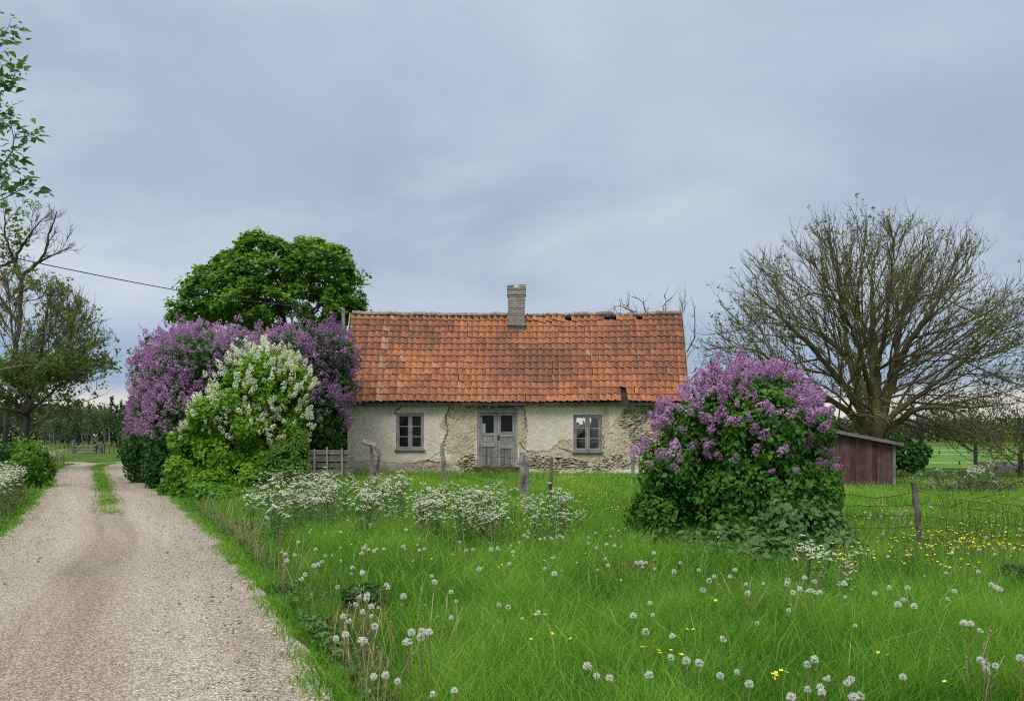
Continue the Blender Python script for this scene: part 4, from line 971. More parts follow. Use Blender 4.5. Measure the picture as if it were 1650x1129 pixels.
def ash():
    Y = 31.; k = Y/FOC; bx = PX(1408, Y); zb = HY-(float(gz(bx, Y))-HC)*FOC/Y+6
    limbs = [([(1408, zb, Y), (1409, 690, Y), (1411, 645, Y), (1408, 580, Y+.1), (1406, 520, Y), (1404, 450, Y), (1406, 425, Y)], .42, .03),
             ([(1398, 695, Y), (1385, 640, Y+.5), (1364, 565, Y+.8), (1357, 500, Y+.8), (1346, 430, Y+1), (1338, 395, Y+1)], .18, .025), ([(1400, 700, Y), (1385, 655, Y-.4), (1350, 610, Y-1), (1310, 560, Y-1.5), (1262, 515, Y-2), (1215, 470, Y-2)], .19, .025),
             ([(1398, 708, Y), (1378, 672, Y), (1340, 645, Y), (1290, 610, Y+.5), (1215, 562, Y+1), (1165, 560, Y+1)], .17, .022), ([(1414, 690, Y), (1430, 635, Y), (1455, 565, Y-.5), (1490, 515, Y-1), (1525, 465, Y-1), (1562, 415, Y-1.2)], .23, .028),
             ([(1412, 690, Y), (1425, 640, Y+1), (1446, 560, Y+1.5), (1458, 480, Y+2), (1472, 410, Y+2)], .17, .025), ([(1414, 705, Y), (1440, 665, Y-.5), (1490, 630, Y-1.2), (1545, 590, Y-1.5), (1610, 535, Y-2)], .16, .022),
             ([(1414, 712, Y), (1440, 684, Y), (1480, 656, Y-1), (1530, 655, Y-2), (1580, 690, Y-2.6), (1612, 722, Y-3)], .16, .025), ([(1404, 640, Y), (1390, 580, Y-1.5), (1365, 510, Y-2.5), (1315, 430, Y-3)], .13, .025), ([(1410, 610, Y), (1425, 540, Y-1.5), (1436, 450, Y-2.4), (1440, 390, Y-2.6)], .12, .025),
             ([(1396, 712, Y), (1360, 690, Y-1), (1300, 652, Y-2), (1230, 610, Y-2.4), (1190, 590, Y-2.4)], .11, .02), ([(1402, 660, Y), (1385, 600, Y+2), (1330, 540, Y+3), (1250, 515, Y+3.4)], .13, .025), ([(1407, 560, Y), (1440, 510, Y+.6), (1500, 470, Y+1), (1560, 500, Y+1.4)], .08, .022), ([(1407, 545, Y), (1370, 490, Y+.4), (1310, 470, Y+.6), (1250, 500, Y+.8)], .08, .022), ([(1406, 600, Y), (1450, 575, Y-1), (1520, 565, Y-1.6), (1570, 590, Y-2)], .08, .022)]
    def pf(e, px, py): return .05+.32*S(.44, .66, vnoise(e, .7, 501))+.45*S(1500, 1620, px)*S(430, 540, py)
    return fan('ash_tree', 'big spreading ash tree with mostly bare twigs behind the red shed', 'ash tree', (bx, Y), limbs, (PX(1388, Y), Y, PZ(592, Y)), (252*k, 6.0, 238*k), (M_bark, M_twig), sp=(.42, .42), a1=(34, 66), lmax=(6.5, 1.7), r1=(.022, .055), tw=(.48, .0085, .75, 1), leaf=(pf, .105, 4, M_bud), seed=17, twd=.26)
ash_t = ash()
def suckers():  # pale tangled shoots at the foot of the ash's trunk
    b = MB(); Y0 = 29.9; g = np.random.default_rng(4)
    for i in range(26):
        x = PX(g.uniform(1368, 1425), Y0); z = PZ(g.uniform(655, 672), Y0); p = [np.array([x, Y0+g.normal(0, .25), z])]; d = np.array([g.normal(0, .5), -.15, .25])
        for s in range(6): d = unit(d+np.array([g.normal(0, .5), g.normal(0, .2), -.25])); p.append(p[-1]+d*g.uniform(.1, .2))
        b.tube(p, np.linspace(.02, .008, 7), 3, g.random())
    t = NT('sucker_shoot'); b.build('sucker_shoots', t.bsdf(t.ramp(t.attr('var'), [(0, (.14, .115, .045)), (1, (.30, .26, .12))]), .8), ash_t)
suckers()

def maple():
    Y0 = 38.; k = Y0/FOC; bx = PX(455, Y0); z0 = float(gz(bx, Y0))
    th = thing('maple_tree', 'dense round maple tree in full leaf rising behind the purple lilac hedge', 'maple tree', (bx, Y0, z0))
    lob = [LB(440, 448, 80, 62, Y0, 3.0), LB(368, 470, 58, 44, Y0, 2.4), LB(322, 500, 34, 26, Y0-.4, 1.8), LB(520, 438, 48, 46, Y0, 2.2), LB(552, 480, 30, 30, Y0, 1.8), LB(450, 502, 112, 40, Y0, 3.4), LB(380, 430, 32, 28, Y0+.3, 1.6), LB(432, 402, 38, 24, Y0, 1.7), LB(500, 405, 30, 22, Y0, 1.3), LB(302, 508, 16, 14, Y0, 1), LB(566, 500, 20, 16, Y0, 1.1), LB(545, 418, 20, 20, Y0, 1.1), LB(345, 440, 16, 14, Y0, .9), LB(415, 388, 18, 14, Y0, 1)]
    g = np.random.default_rng(23)
    # clumps: small drooping sprays on the crown's shell, each of many leaves
    cp, cn = shell(lob, 950, .09, .80, .75, .0, 121, 3.0, .38); ci = in_ell(90, (bx, Y0, PZ(460, Y0)), (110*k, 2.6, 52*k), .5)
    px = CX+cp[:, 0]*FOC/cp[:, 1]; py = HY-(cp[:, 2]-HC)*FOC/cp[:, 1]
    thin = ((px-485)/62)**2+((py-485)/36)**2 < 1; keep = ~thin|(g.random(len(cp)) < .42); cp, cn = cp[keep], cn[keep]
    cp = np.concatenate([cp, ci]); cn = np.concatenate([cn, np.tile([0, 0, 1.], (len(ci), 1))])
    b = MB(); n = len(cp); per = 42; R_ = .40*np.exp(g.normal(0, .30, n))
    o = g.normal(0, 1, (n, per, 3)); o = o/np.linalg.norm(o, axis=2, keepdims=True)*g.random((n, per, 1))**.45
    o = o*R_[:, None, None]*np.array([1, 1, .50]); o[..., 2] -= .42*(o[..., 0]**2+o[..., 1]**2)/R_[:, None]
    p = (cp[:, None]+o).reshape(-1, 3); nn = np.repeat(cn, per, 0)*.5+np.array([0, 0, .8])
    var = np.clip(np.repeat(g.random(n)*.45, per)+.45*g.random(n*per)+.42*(o[..., 2].ravel()/.3), 0, 1)  # light top and shaded underside of each clump put into the leaf colour
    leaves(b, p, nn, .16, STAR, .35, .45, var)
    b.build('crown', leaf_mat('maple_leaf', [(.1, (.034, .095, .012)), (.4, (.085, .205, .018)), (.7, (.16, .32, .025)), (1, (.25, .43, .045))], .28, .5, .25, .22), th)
    ch = [((bx, Y0, z0-.1), -1)]+[((bx+.05*i, Y0, z0+.5*i), i-1) for i in range(1, 8)]
    nodes, par = colonize(ch, np.concatenate([cp, cp-cn*.8]), .4, .6, 4, 80, (0, 0, .05), 4); r = radii(par, .02, 2.2); tr = MB()
    skeleton(tr, tr, nodes, par, r, .05, .4); tr.build('trunk', M_darkbark, th)
maple()

def bare(name, label, cat, base, ell, na, step, r0, seed, mats, twk=(2, .5, .008), leafp=.0, leafs=.1, lmat=None, stem=1.5, dk=.45, rmax=.5, per=5, pred=None, group=None, lean=(0, 0), up=.5, gap=.25, p=2.2, surf=.5):
    bx, by = base; z0 = float(gz(bx, by)); th = thing(name, label, cat, (bx, by, z0), group)
    m = max(2, int(stem/.35)); ch = [((bx, by, z0-.1), -1)]+[((bx+lean[0]*i/m, by+lean[1]*i/m, z0+stem*i/m), i-1) for i in range(1, m+1)]
    A = np.concatenate([in_ell(int(na*w), e[:3], e[3:6], surf) for e, w in ell]); A = A[A[:, 2] > z0+stem*.7]; A = A[vnoise(A, .8, seed+1) > gap]
    nodes, par = colonize(ch, A, step, dk, 3.5, 110, (0, 0, .04), seed); r = radii(par, r0, p); tr, br = MB(), MB()
    skeleton(tr, br, nodes, par, r, max(.05, r0*2.5), rmax); 
    thin = np.where(r < r0*2.0)[0]; thin = thin[par[thin] >= 0]; d = nodes[thin]-nodes[par[thin]]
    T1 = twigs(br, nodes[thin], d, twk[1], twk[2], up, twk[0], 3, .6)
    if not tr.V: tr.tube([(bx, by, z0-.1), (bx+.01, by, z0+.3)], .06, 5)
    tr.build('trunk', mats[0], th, smooth=True); br.build('branches', mats[1], th)
    if leafp:
        e = T1[:, 3]; 
        pr = leafp*S(.3, .6, vnoise(e, .6, seed+2))*1.3
        if pred is not None: pr = pr*pred(CX+e[:, 0]*FOC/e[:, 1], HY-(e[:, 2]-HC)*FOC/e[:, 1])
        e = e[rng.random(len(e)) < pr]
        if len(e):
            q = np.repeat(e, per, 0); q = q+rng.normal(0, leafs*.8, q.shape); lf = MB(); leaves(lf, q, rng.normal(0, .5, q.shape)+np.array([0, 0, .7]), leafs, LEAF1, .3, .5); lf.build('crown', lmat, th)
    return th
M_grey = bark_mat('grey_bark', (.075, .068, .06), (.20, .18, .155), (.14, .125, .05), 4, .5)
M_leafdk = leaf_mat('dull_leaf', [(.1, (.045, .10, .025)), (.5, (.10, .18, .035)), (1, (.20, .27, .055))], .38, .5, .35)
M_twig2 = bark_mat('hazel_twig', (.10, .085, .065), (.22, .19, .14), (.19, .17, .06), 3, .6)
# left of the road: the half leafed tree whose crown reaches over the verge
Y1 = 32.; k1 = Y1/FOC
def pf1(e, px, py): return np.clip((.10+1.1*S(560, 610, py+.12*np.abs(px-80)))*(.2+1.2*S(.35, .6, vnoise(e, .6, 7))), 0, 1)
fan('roadside_tree', 'half leafed tree left of the road with twiggy grey upper crown', 'tree', (PX(36, Y1), Y1), [([(36, 762, Y1), (39, 700, Y1), (44, 668, Y1), (52, 640, Y1), (62, 600, Y1), (70, 540, Y1), (78, 490, Y1)], .18, .03), ([(46, 662, Y1), (75, 640, Y1-.5), (105, 615, Y1-1), (140, 590, Y1-1)], .08, .022), ([(50, 645, Y1), (88, 600, Y1+.6), (115, 545, Y1+1), (125, 500, Y1+1.2)], .08, .022),
     ([(46, 665, Y1), (10, 640, Y1), (-40, 610, Y1), (-80, 570, Y1)], .09, .025), ([(50, 645, Y1), (30, 590, Y1-.8), (20, 530, Y1-1), (14, 470, Y1-1)], .08, .022), ([(44, 668, Y1), (20, 660, Y1-1), (-10, 655, Y1-1.5), (-50, 660, Y1-2)], .10, .03)],
    (PX(35, Y1), Y1, PZ(560, Y1)), (126*k1, 3.4, 112*k1), (M_darkbark, M_twig2), sp=(.24, .28), lmax=(3.6, 1.2), r1=(.016, .035), tw=(.42, .010, .55, 1), leaf=(pf1, .15, 9, M_leafdk), seed=5)
# the old gnarled one with dead top
Y2 = 35.5; k2 = Y2/FOC
old = fan('gnarled_tree', 'old gnarled tree with dead bare top left of the road', 'tree', (PX(8, Y2), Y2), [([(4, 775, Y2), (10, 690, Y2), (18, 600, Y2), (32, 520, Y2), (34, 470, Y2), (35, 446, Y2)], .14, .085), ([(35, 448, Y2), (52, 430, Y2), (62, 424, Y2), (75, 405, Y2-.2), (78, 385, Y2-.3), (84, 362, Y2-.4), (92, 340, Y2-.4)], .09, .02), ([(62, 424, Y2), (80, 412, Y2+.3), (98, 407, Y2+.4), (122, 394, Y2+.5)], .055, .015),
     ([(36, 452, Y2), (26, 430, Y2), (22, 418, Y2), (34, 398, Y2+.2), (47, 380, Y2+.2), (58, 362, Y2+.3), (70, 352, Y2+.3)], .10, .02), ([(22, 420, Y2), (8, 428, Y2), (-14, 434, Y2), (-40, 425, Y2)], .07, .02), ([(28, 432, Y2), (14, 400, Y2-.4), (6, 370, Y2-.5), (10, 335, Y2-.5)], .07, .02), ([(34, 470, Y2), (52, 462, Y2-.4), (66, 459, Y2-.6)], .05, .02), ([(30, 520, Y2), (0, 480, Y2+.4), (-30, 440, Y2+.5)], .10, .03)],
    (PX(30, Y2), Y2, PZ(410, Y2)), (92*k2, 1.9, 90*k2), (M_darkbark, M_grey), sp=(.42, .34), a1=(35, 70), lmax=(1.3, .7), r1=(.016, .03), tw=(.32, .009, .6, 1), seed=12, noise_=.12, start=.35)
def oldleaf():
    lf = MB()
    for (px, py, rx, rz, n) in ((28, 345, 13, 10, 60), (30, 372, 14, 12, 90), (14, 395, 20, 16, 130), (36, 385, 12, 10, 60), (6, 420, 16, 14, 100), (52, 328, 8, 7, 30)):
        q = np.stack([PX(rng.normal(px, rx*.55, n), Y2), Y2+rng.normal(0, .3, n), PZ(rng.normal(py, rz*.55, n), Y2)], 1); leaves(lf, q, rng.normal(0, .5, q.shape)+np.array([0, 0, .6]), .16, LEAF1, .3, .5)
    lf.build('crown', M_bud, old)
    # broken limbs reaching in from the left
    b = MB()
    for pts, r in ((((-160, 610), (-60, 602), (0, 596), (38, 588), (62, 590)), .10), (((-120, 600), (-30, 612), (5, 618), (24, 628), (28, 636)), .07), (((-60, 470), (0, 450), (12, 440), (24, 432)), .06)):
        p = np.array([[PX(a, Y2-6), Y2-6+.02*a/10, PZ(c, Y2-6)] for a, c in pts]); b = MB(); b.tube(p, np.linspace(r, r*.35, len(p)), 6, rng.random(), rough=.08); b.build('limb', M_grey, old)
oldleaf()
# dead apple tree behind the ridge
Y3 = 36.; k3 = Y3/FOC
bare('apple_tree', 'bare apple tree whose twigs show above the right end of the ridge', 'apple tree', (PX(1055, Y3), Y3), [((PX(1015, Y3), Y3, PZ(510, Y3), 40*k3, 1.3, 40*k3), .5), ((PX(1085, Y3), Y3, PZ(520, Y3), 42*k3, 1.3, 56*k3), .6), ((PX(1115, Y3), Y3, PZ(580, Y3), 34*k3, 1.2, 50*k3), .5)], 240, .3, .016, 21, (M_grey, M_grey), (1, .5, .011), 0, .1, None, 2.0, .40, .2, up=.75, gap=.3, p=2.3)
# orchard trees beyond the shed
Y4 = 34.; k4 = Y4/FOC
bare('orchard_tree', 'small orchard tree with leaning grey trunk right behind the red shed', 'orchard tree', (PX(1488, Y4), Y4), [((PX(1478, Y4), Y4, PZ(672, Y4), 62*k4, 1.7, 42*k4), 1.0)], 520, .24, .011, 31, (M_grey, M_grey), (2, .4, .0085), .55, .10, M_bud, 1.55, .34, .2, 5, lean=(-.15, 0), p=2.0, group='orchard trees beyond the shed')
bare('orchard_tree', 'orchard tree with upright grey trunk and rounder greener crown at the right', 'orchard tree', (PX(1572, Y4), Y4), [((PX(1560, Y4), Y4, PZ(672, Y4), 62*k4, 1.8, 52*k4), 1.0)], 620, .24, .011, 41, (M_grey, M_grey), (3, .4, .0085), .9, .11, M_bud, 1.35, .34, .22, 6, p=2.0, group='orchard trees beyond the shed')
Y5 = 30.; k5 = Y5/FOC
bare('thorn_bush', 'dense twiggy thorn bush at the right edge of the meadow', 'thorn bush', (PX(1645, Y5), Y5), [((PX(1650, Y5), Y5, PZ(700, Y5), 70*k5, 1.5, 62*k5), 1.0)], 620, .22, .010, 51, (M_twig, M_twig), (3, .4, .0085), .5, .09, M_bud, .4, .32, .1, 5, p=2.0)
bush('elder_bush', 'rounded dark green bush growing beside the right end of the shed', 'bush', [LB(1462, 735, 30, 24, 30, .7), LB(1448, 722, 22, 26, 30.2, .6), LB(1480, 728, 16, 16, 30, .5)], (PX(1460, 30), 30.), 1800, .13, M_hedge, LEAF2, .2, .7, 1.5, .40, 131, gz, .2, sten=6, str_=.015)

# near branch with apple leaves reaching in at the top left
def nearbranch():
    Yb = 6.4; bx, by = -6.35, 6.6; z0 = float(gz(bx, by)); th = thing('roadside_apple_tree', 'leafy apple branches reaching in at the upper left over the road', 'apple tree', (bx, by, z0))
    ch = [((bx, by, z0-.1), -1)]+[((bx+.03*i, by-.01*i, z0+.3*i), i-1) for i in range(1, 8)]
    g = np.random.default_rng(9); A = in_ell(240, (-5.9, 6.5, 3.9), (1.1, 1.1, 1.7), .5); A = A[A[:, 0] < PX(-25, A[:, 1])-.0]
    B = []
    for px0, py0, px1, py1 in ((-90, 120, 20, 40), (-90, 200, 24, 125), (-90, 230, 10, 200), (-80, 300, 60, 210), (-90, 340, 30, 255), (-80, 330, 58, 300), (-60, 345, 5, 322), (-100, 100, 2, 90), (-90, 150, 12, 150), (-90, 260, 22, 232), (-80, 290, 30, 275), (-90, 60, 14, 62), (-70, 180, 14, 175), (-80, 320, 20, 305), (-90, 240, 34, 270)):
        for s in np.linspace(0, 1, 9): B.append(P(px0+(px1-px0)*s+g.normal(0, 3), py0+(py1-py0)*s+8*math.sin(3*s)+g.normal(0, 3), Yb+g.normal(0, .05)))
    nodes, par = colonize(ch, np.concatenate([A, B]), .11, .12, 2.5, 120, (0, 0, .03), 8); r = radii(par, .0042, 2.3); tr, br = MB(), MB(); skeleton(tr, br, nodes, par, r, .03, .14)
    thin = np.where(r < .008)[0]; thin = thin[(par[thin] >= 0)]; d = nodes[thin]-nodes[par[thin]]
    px = CX+nodes[thin][:, 0]*FOC/nodes[thin][:, 1]; sel = g.random(len(thin)) < np.where(px > -60, .95, .35)
    T1 = twigs(br, nodes[thin][sel], d[sel], .10, .003, .2, 2, 3, .8)
    tr.build('trunk', M_bark, th, smooth=True); br.build('branches', M_grey, th)
    e = np.concatenate([T1[:, 3], T1[:, 2]]); q = np.repeat(e, 4, 0)+g.normal(0, .035, (len(e)*4, 3)); lf = MB()
    dd = np.repeat(np.concatenate([T1[:, 3]-T1[:, 2]]*2), 4, 0); nn = unit(g.normal(0, .45, q.shape)+np.array([0, -.3, .8])); a = unit(unit(dd)+g.normal(0, .7, q.shape)+np.array([0, 0, -.15])); a = unit(a-(a*nn).sum(1, keepdims=True)*nn)
    T = (LEAF6[0]*np.array([1, .82, 1.4]), LEAF6[1]); put(lf, T, q, a, np.cross(nn, a), nn, .068*np.exp(g.normal(0, .25, len(q))), g.random(len(q)))
    lf.build('crown', leaf_mat('apple_leaf', [(.1, (.03, .075, .022)), (.5, (.075, .15, .045)), (1, (.18, .26, .11))], .35, .4, 2), th)
nearbranch()
# ================= shed, fences, pole =================
def shed():
    Y0 = 25.; x0, x1 = PX(1296, Y0), PX(1442, Y0); zr = PZ(714, Y0); zl = PZ(693-7, Y0); zb = -.30; D = 2.8
    th = thing('shed', 'dark red board shed with a single pitch roof beside the ash tree', 'shed', ((x0+x1)/2, Y0+D/2, -.15))
    zt = lambda x: zl+(zr-zl)*(x-x0)/(x1-x0)
    w = MB(); g = np.random.default_rng(31); x = x0
    while x < x1-.09:
        bw = min(g.uniform(.13, .22), x1-.085-x); d = g.normal(0, .008); v = g.random()
        if bw > .02:
            a, b = x+.004, x+bw-.004; za, zb_ = zt(a)-.02, zt(b)-.02; y = Y0+d; q = zb+g.uniform(.06, .13)
            V = [[a, y, q], [b, y, q], [b, y, zb_], [a, y, za], [a, y+.025, q], [b, y+.025, q], [b, y+.025, zb_], [a, y+.025, za]]
            w.add(V, np.array([[0, 1, 2, 3], [5, 4, 7, 6], [4, 0, 3, 7], [1, 5, 6, 2], [4, 5, 1, 0], [3, 2, 6, 7]]), v)
        x += bw
    w.add([[x0, Y0+.04, zb], [x1-.1, Y0+.04, zb], [x1-.1, Y0+.04, zt(x1)-.05], [x0, Y0+.04, zl-.05]], np.array([[0, 1, 2, 3]]), 0)
    for xx in (x0, x1-.06):
        n = 14
        for i in range(n):
            ya = Y0+.03+(D-.05)*i/n; w.box((xx, ya+.004, zb), (xx+.03, ya+(D-.05)/n-.004, zt(xx)-.04), g.random())
    w.add([[x0+.04, Y0+D-.01, zb], [x1-.07, Y0+D-.01, zb], [x1-.07, Y0+D-.01, zt(x1)-.05], [x0+.04, Y0+D-.01, zl-.05]], np.array([[0, 1, 2, 3]]), .4)
    red = wood_mat('falu_red_board', (.055, .028, .025), (.135, .070, .060), 2, 26, .6, (.15, .115, .105))
    w.build('wall', red, th)
    c = MB(); c.box((x1-.085, Y0-.03, zb), (x1+.01, Y0+.06, zt(x1)-.03), .22); c.build('corner_board', M_wood, th)
    r = MB(); o = .17; p = lambda x, y, h: [x, y, zt(x)+h]
    a, b = x0-o, x1+o; ya, yb = Y0-.22, Y0+D+.2
    V = [p(a, ya, 0), p(b, ya, 0), p(b, yb, 0), p(a, yb, 0), p(a, ya, .045), p(b, ya, .045), p(b, yb, .045), p(a, yb, .045)]
    r.add(V, np.array([[0, 3, 2, 1], [4, 5, 6, 7], [0, 1, 5, 4], [1, 2, 6, 5], [2, 3, 7, 6], [3, 0, 4, 7]]), .5)
    t = NT('roofing_felt'); nz = t.noise(t.obj(), 6, 5, .7); rf = r.build('roof', t.bsdf(t.ramp(nz, [(.35, (.05, .05, .05)), (.65, (.13, .128, .125))]), .85, t.bump(nz, .4, .02)), th)
    f = MB(); V = [p(a, ya-.022, -.06), p(b, ya-.022, -.06), p(b, ya-.003, -.06), p(a, ya-.003, -.06), p(a, ya-.022, .05), p(b, ya-.022, .05), p(b, ya-.003, .05), p(a, ya-.003, .05)]
    f.add(V, np.array([[0, 3, 2, 1], [4, 5, 6, 7], [0, 1, 5, 4], [1, 2, 6, 5], [2, 3, 7, 6], [3, 0, 4, 7]]), .1); f.build('fascia_board', M_woodh, rf)
shed()

def board_fence():
    Y0 = 23.5; th = thing('board_fence', 'low weathered fence of horizontal boards by the left gable corner', 'fence', (PX(530, Y0), Y0, float(gz(PX(530, Y0), Y0))))
    b = MB(); x0, x1 = PX(478, Y0), PX(571, Y0)
    for i, (t_, bt) in enumerate(((725, 732.5), (734.5, 743), (745.5, 753), (756, 764))):
        s = .012*(-1)**i; b.box((x0, Y0+s, PZ(bt, Y0)), (x1-.03*(i % 2), Y0+.03+s, PZ(t_, Y0)), rng.uniform(.25, .7), jit=.006)
    grn = wood_mat('mossy_rail', (.13, .125, .10), (.26, .25, .205), 0, 20, moss=(.12, .13, .06), mossamt=.5)
    b.build('rail', grn, th)
    for px, t_ in ((507, 722), (527.5, 719.5), (551.5, 721)):
        m = MB(); x = PX(px, Y0); m.tube([(x, Y0-.05, float(gz(x, Y0))-.1), (x+.01, Y0-.055, .6), (x, Y0-.05, PZ(t_, Y0))], [.035, .032, .025], 6, .7, True, rough=.08); m.build('upright', M_wood, th)
board_fence()
M_post = bark_mat('fence_post_wood', (.12, .115, .10), (.33, .31, .285), (.40, .40, .37), 7, .5)
M_postdark = bark_mat('dark_fence_post_wood', (.05, .042, .035), (.17, .145, .12), (.30, .29, .26), 9, .45)
def post(label, px0, py0, px1, Y, r, mat=None, extra=None):
    x1 = PX(px1, Y); z1 = float(gz(x1, Y)); top = P(px0, py0, Y); th = thing('fence_post', label, 'fence post', (x1, Y, z1), 'posts of the old wire fence')
    b = MB(); s = np.linspace(0, 1, 9)[:, None]; p = np.array([x1, Y, z1-.15])*(1-s)+top*s; p[1:-1, :2] += rng.normal(0, r*.16, (7, 2))
    b.tube(p, r*np.linspace(1.1, .85, 9), 8, rng.random(), True, rough=.10); b.build('post', mat or M_post, th)
    if extra: extra(th)
    return top
def second_stake(th):
    b = MB(); Y = 16.; x = PX(849, Y); b.tube([(x, Y-.03, 0), (x+.01, Y-.03, .6), (x-.01, Y-.03, PZ(733, Y))], [.05, .045, .04], 7, .6, True, rough=.08); b.build('stake', M_post, th)
    w = MB(); a = np.linspace(0, 2*np.pi, 16)
    for z in (.93, .95, .55): w.tube(np.stack([PX(846, Y)+.12*np.cos(a), Y-.015+.085*np.sin(a), z+.01*np.cos(a*2)], 1), .005, 4, .2)
    w.build('tie_wire', M_postdark, th)
T1_ = post('grey fence post propped against the gnarled log near the left window', 601, 714, 599, 23.0, .075)
T2_ = post('slim pale fence post standing in front of the rough plaster left of the door', 713.5, 713, 715, 20.6, .062)
T3_ = post('thick double fence post bound with wire in front of the doorway', 842, 728, 842, 16.0, .066, None, second_stake)
T4_ = post('thin crooked fence post among cow parsley right of the doorway', 888, 737, 886, 15.2, .038, M_postdark)
T5_ = post('weathered post standing against the wall beside the lone lilac', 1019, 715, 1021, 24.5, .055)
T6_ = post('dark leaning fence post among yellow buttercups at the right', 1473, 777, 1485, 9.6, .040, M_postdark)
def stake(px, t_, Y): post('short dark stake in the rough pasture right of the shed', px, t_, px+.5, Y, .04, M_postdark)
for a in ((1506, 752, 30), (1546, 757, 29), (1594, 760, 28.5), (1624, 757, 29)): stake(*a)
def log():
    Y = 22.85; pts = [(585.5, 710), (592, 713), (600, 715.5), (606, 722), (608, 732), (606.5, 745), (605, 757), (607, 766), (610, 776)]; p = np.array([P(a, b, Y) for a, b in pts]); p[:, 1] += np.array([0, 0, 0, -.02, -.05, -.08, -.1, -.1, -.1])
    th = thing('gnarled_log', 'bent and hollowed dead log leaning on the fence post by the left window', 'log', (p[-1][0], Y, float(gz(p[-1][0], Y))))
    from_ = np.linspace(0, 8, 40); q = np.stack([np.interp(from_, range(9), p[:, i]) for i in range(3)], 1); q[1:-1] = (q[:-2]+q[1:-1]+q[2:])/3
    b = MB(); tt = np.linspace(0, 1, 40)
    for k in range(3):
        off = np.stack([.045*np.cos(k*2.1+tt*4), .05*np.sin(k*2.1+tt*4), .03*np.sin(k*2+tt*5)], 1); b.tube(q+off, .062-.012*np.cos(tt*6)+.04*S(.85, 1, tt), 7, k/2.5, True, rough=.08)
    b.build('log', bark_mat('driftwood', (.07, .048, .04), (.32, .25, .21), (.36, .34, .32), 8, .4), th)
log()
# utility pole and its cable
def pole():
    Y = 31.; x = PX(553, Y); z0 = float(gz(x, Y)); th = thing('utility_pole', 'grey wooden utility pole between the maple and the cottage roof', 'utility pole', (x, Y, z0))
    b = MB(); b.tube([(x, Y, z0-.2), (x, Y, 3), (x+.01, Y, PZ(497, Y))], [.10, .085, .07], 9, .6, True); b.build('pole', M_wood, th)
    i = MB(); z = PZ(501, Y); i.tube([(x, Y-.07, z), (x, Y-.16, z), (x, Y-.16, z+.06)], .012, 5, .1, True); i.tube([(x, Y-.16, z+.05), (x, Y-.16, z+.12)], [.035, .025], 8, .9, True)
    t = NT('porcelain'); i.build('insulator', t.bsdf((.45, .44, .41), .3, spec=.5), th)
    c = MB(); pts = [(-420, 308, 17.5), (-250, 348, 19), (-100, 385, 20.6), (12, 413, 21.9), (95, 431, 23), (200, 452, 24.6), (300, 470.5, 26.2), (430, 489, 28.6), (552, 499.5, 30.85)]
    p = np.array([P(*a) for a in pts]); u = np.linspace(0, 8, 90); q = np.stack([np.interp(u, range(9), p[:, k]) for k in range(3)], 1)
    for _ in range(14): q[1:-1] = (q[:-2]+2*q[1:-1]+q[2:])/4
    c.tube(q, .016, 5, .2); t = NT('cable_sheath'); tag(c.build('overhead_cable', t.bsdf((.025, .024, .024), .6), origin=q[45]), 'thin dark overhead cable crossing the sky to the pole', 'cable')
pole()
# wires
M_wire = bark_mat('rusty_wire', (.045, .035, .03), (.10, .07, .055))
def wire(label, segs, rad=.0042, origin=None, name='fence_wire', group='wires of the old fence'):
    b = MB()
    for s in segs: b.tube(s, rad, 4, .4)
    tag(b.build(name, M_wire, origin=origin), label, 'wire', group)
def sagline(a, b, sag, n=14, j=.006):
    s = np.linspace(0, 1, n)[:, None]; p = a*(1-s)+b*s; p[:, 2] -= sag*4*(s*(1-s))[:, 0]; p[1:-1] += rng.normal(0, j, (n-2, 3)); return p
dz = lambda p, h: p-np.array([0, 0, h])
wire('sagging wire hanging from the gnarled log to the slim pale post', [sagline(dz(T1_, .50), dz(T2_, .42), .14), sagline(dz(T1_, .52), P(566, 742, 23.4), .04)], .007, dz(T1_, .6))
wire('rusty wires strung from the slim pale post to the double post', [sagline(dz(T2_, h), dz(T3_, h-.05), .05) for h in (.18, .5, .8)], .005, dz(T2_, .6))
wire('rusty wires strung from the double post to the thin crooked post', [sagline(dz(T3_, h), dz(T4_, h-.08), .02) for h in (.2, .5, .8)], .004, dz(T3_, .6))
E_ = P(1350, 793, 10.8)
wire('rusty wires running from the lone lilac to the dark leaning post', [sagline(dz(E_, h), dz(T6_, .12+h*.9), s_) for h, s_ in ((0, .07), (.18, .02), (.33, .02), (.5, .02), (.66, .03))], .0042, dz(T6_, .5))
def netting():
    A = [dz(T6_, .10+.155*i) for i in range(6)]; Bp = np.array([PX(1790, 8.3), 8.3, 0]); B = [Bp+np.array([0, 0, .80-.145*i-.01]) for i in range(6)]
    rows = [sagline(a, b, .05-.006*i, 26, .010) for i, (a, b) in enumerate(zip(A, B))]; rows[0][6:20, 2] -= .05; segs = list(rows)
    segs.append(np.array([rows[1][5], rows[0][9]+[0, 0, .05], rows[0][12]+[0, 0, .12], rows[0][16]+[0, 0, .02]]))
    for k in np.arange(4, 25, .9):
        i0 = int(k); off = rng.normal(0, .018, 6)
        segs.append(np.array([rows[r][min(i0+1, 25)]*(k-i0)+rows[r][i0]*(1-k+i0)+[off[r], 0, 0] for r in range(rng.integers(0, 2), 6)]))
    wire('slack rusty wire netting right of the dark leaning post', segs, .0036, dz(T6_, .5), 'wire_netting')
netting()

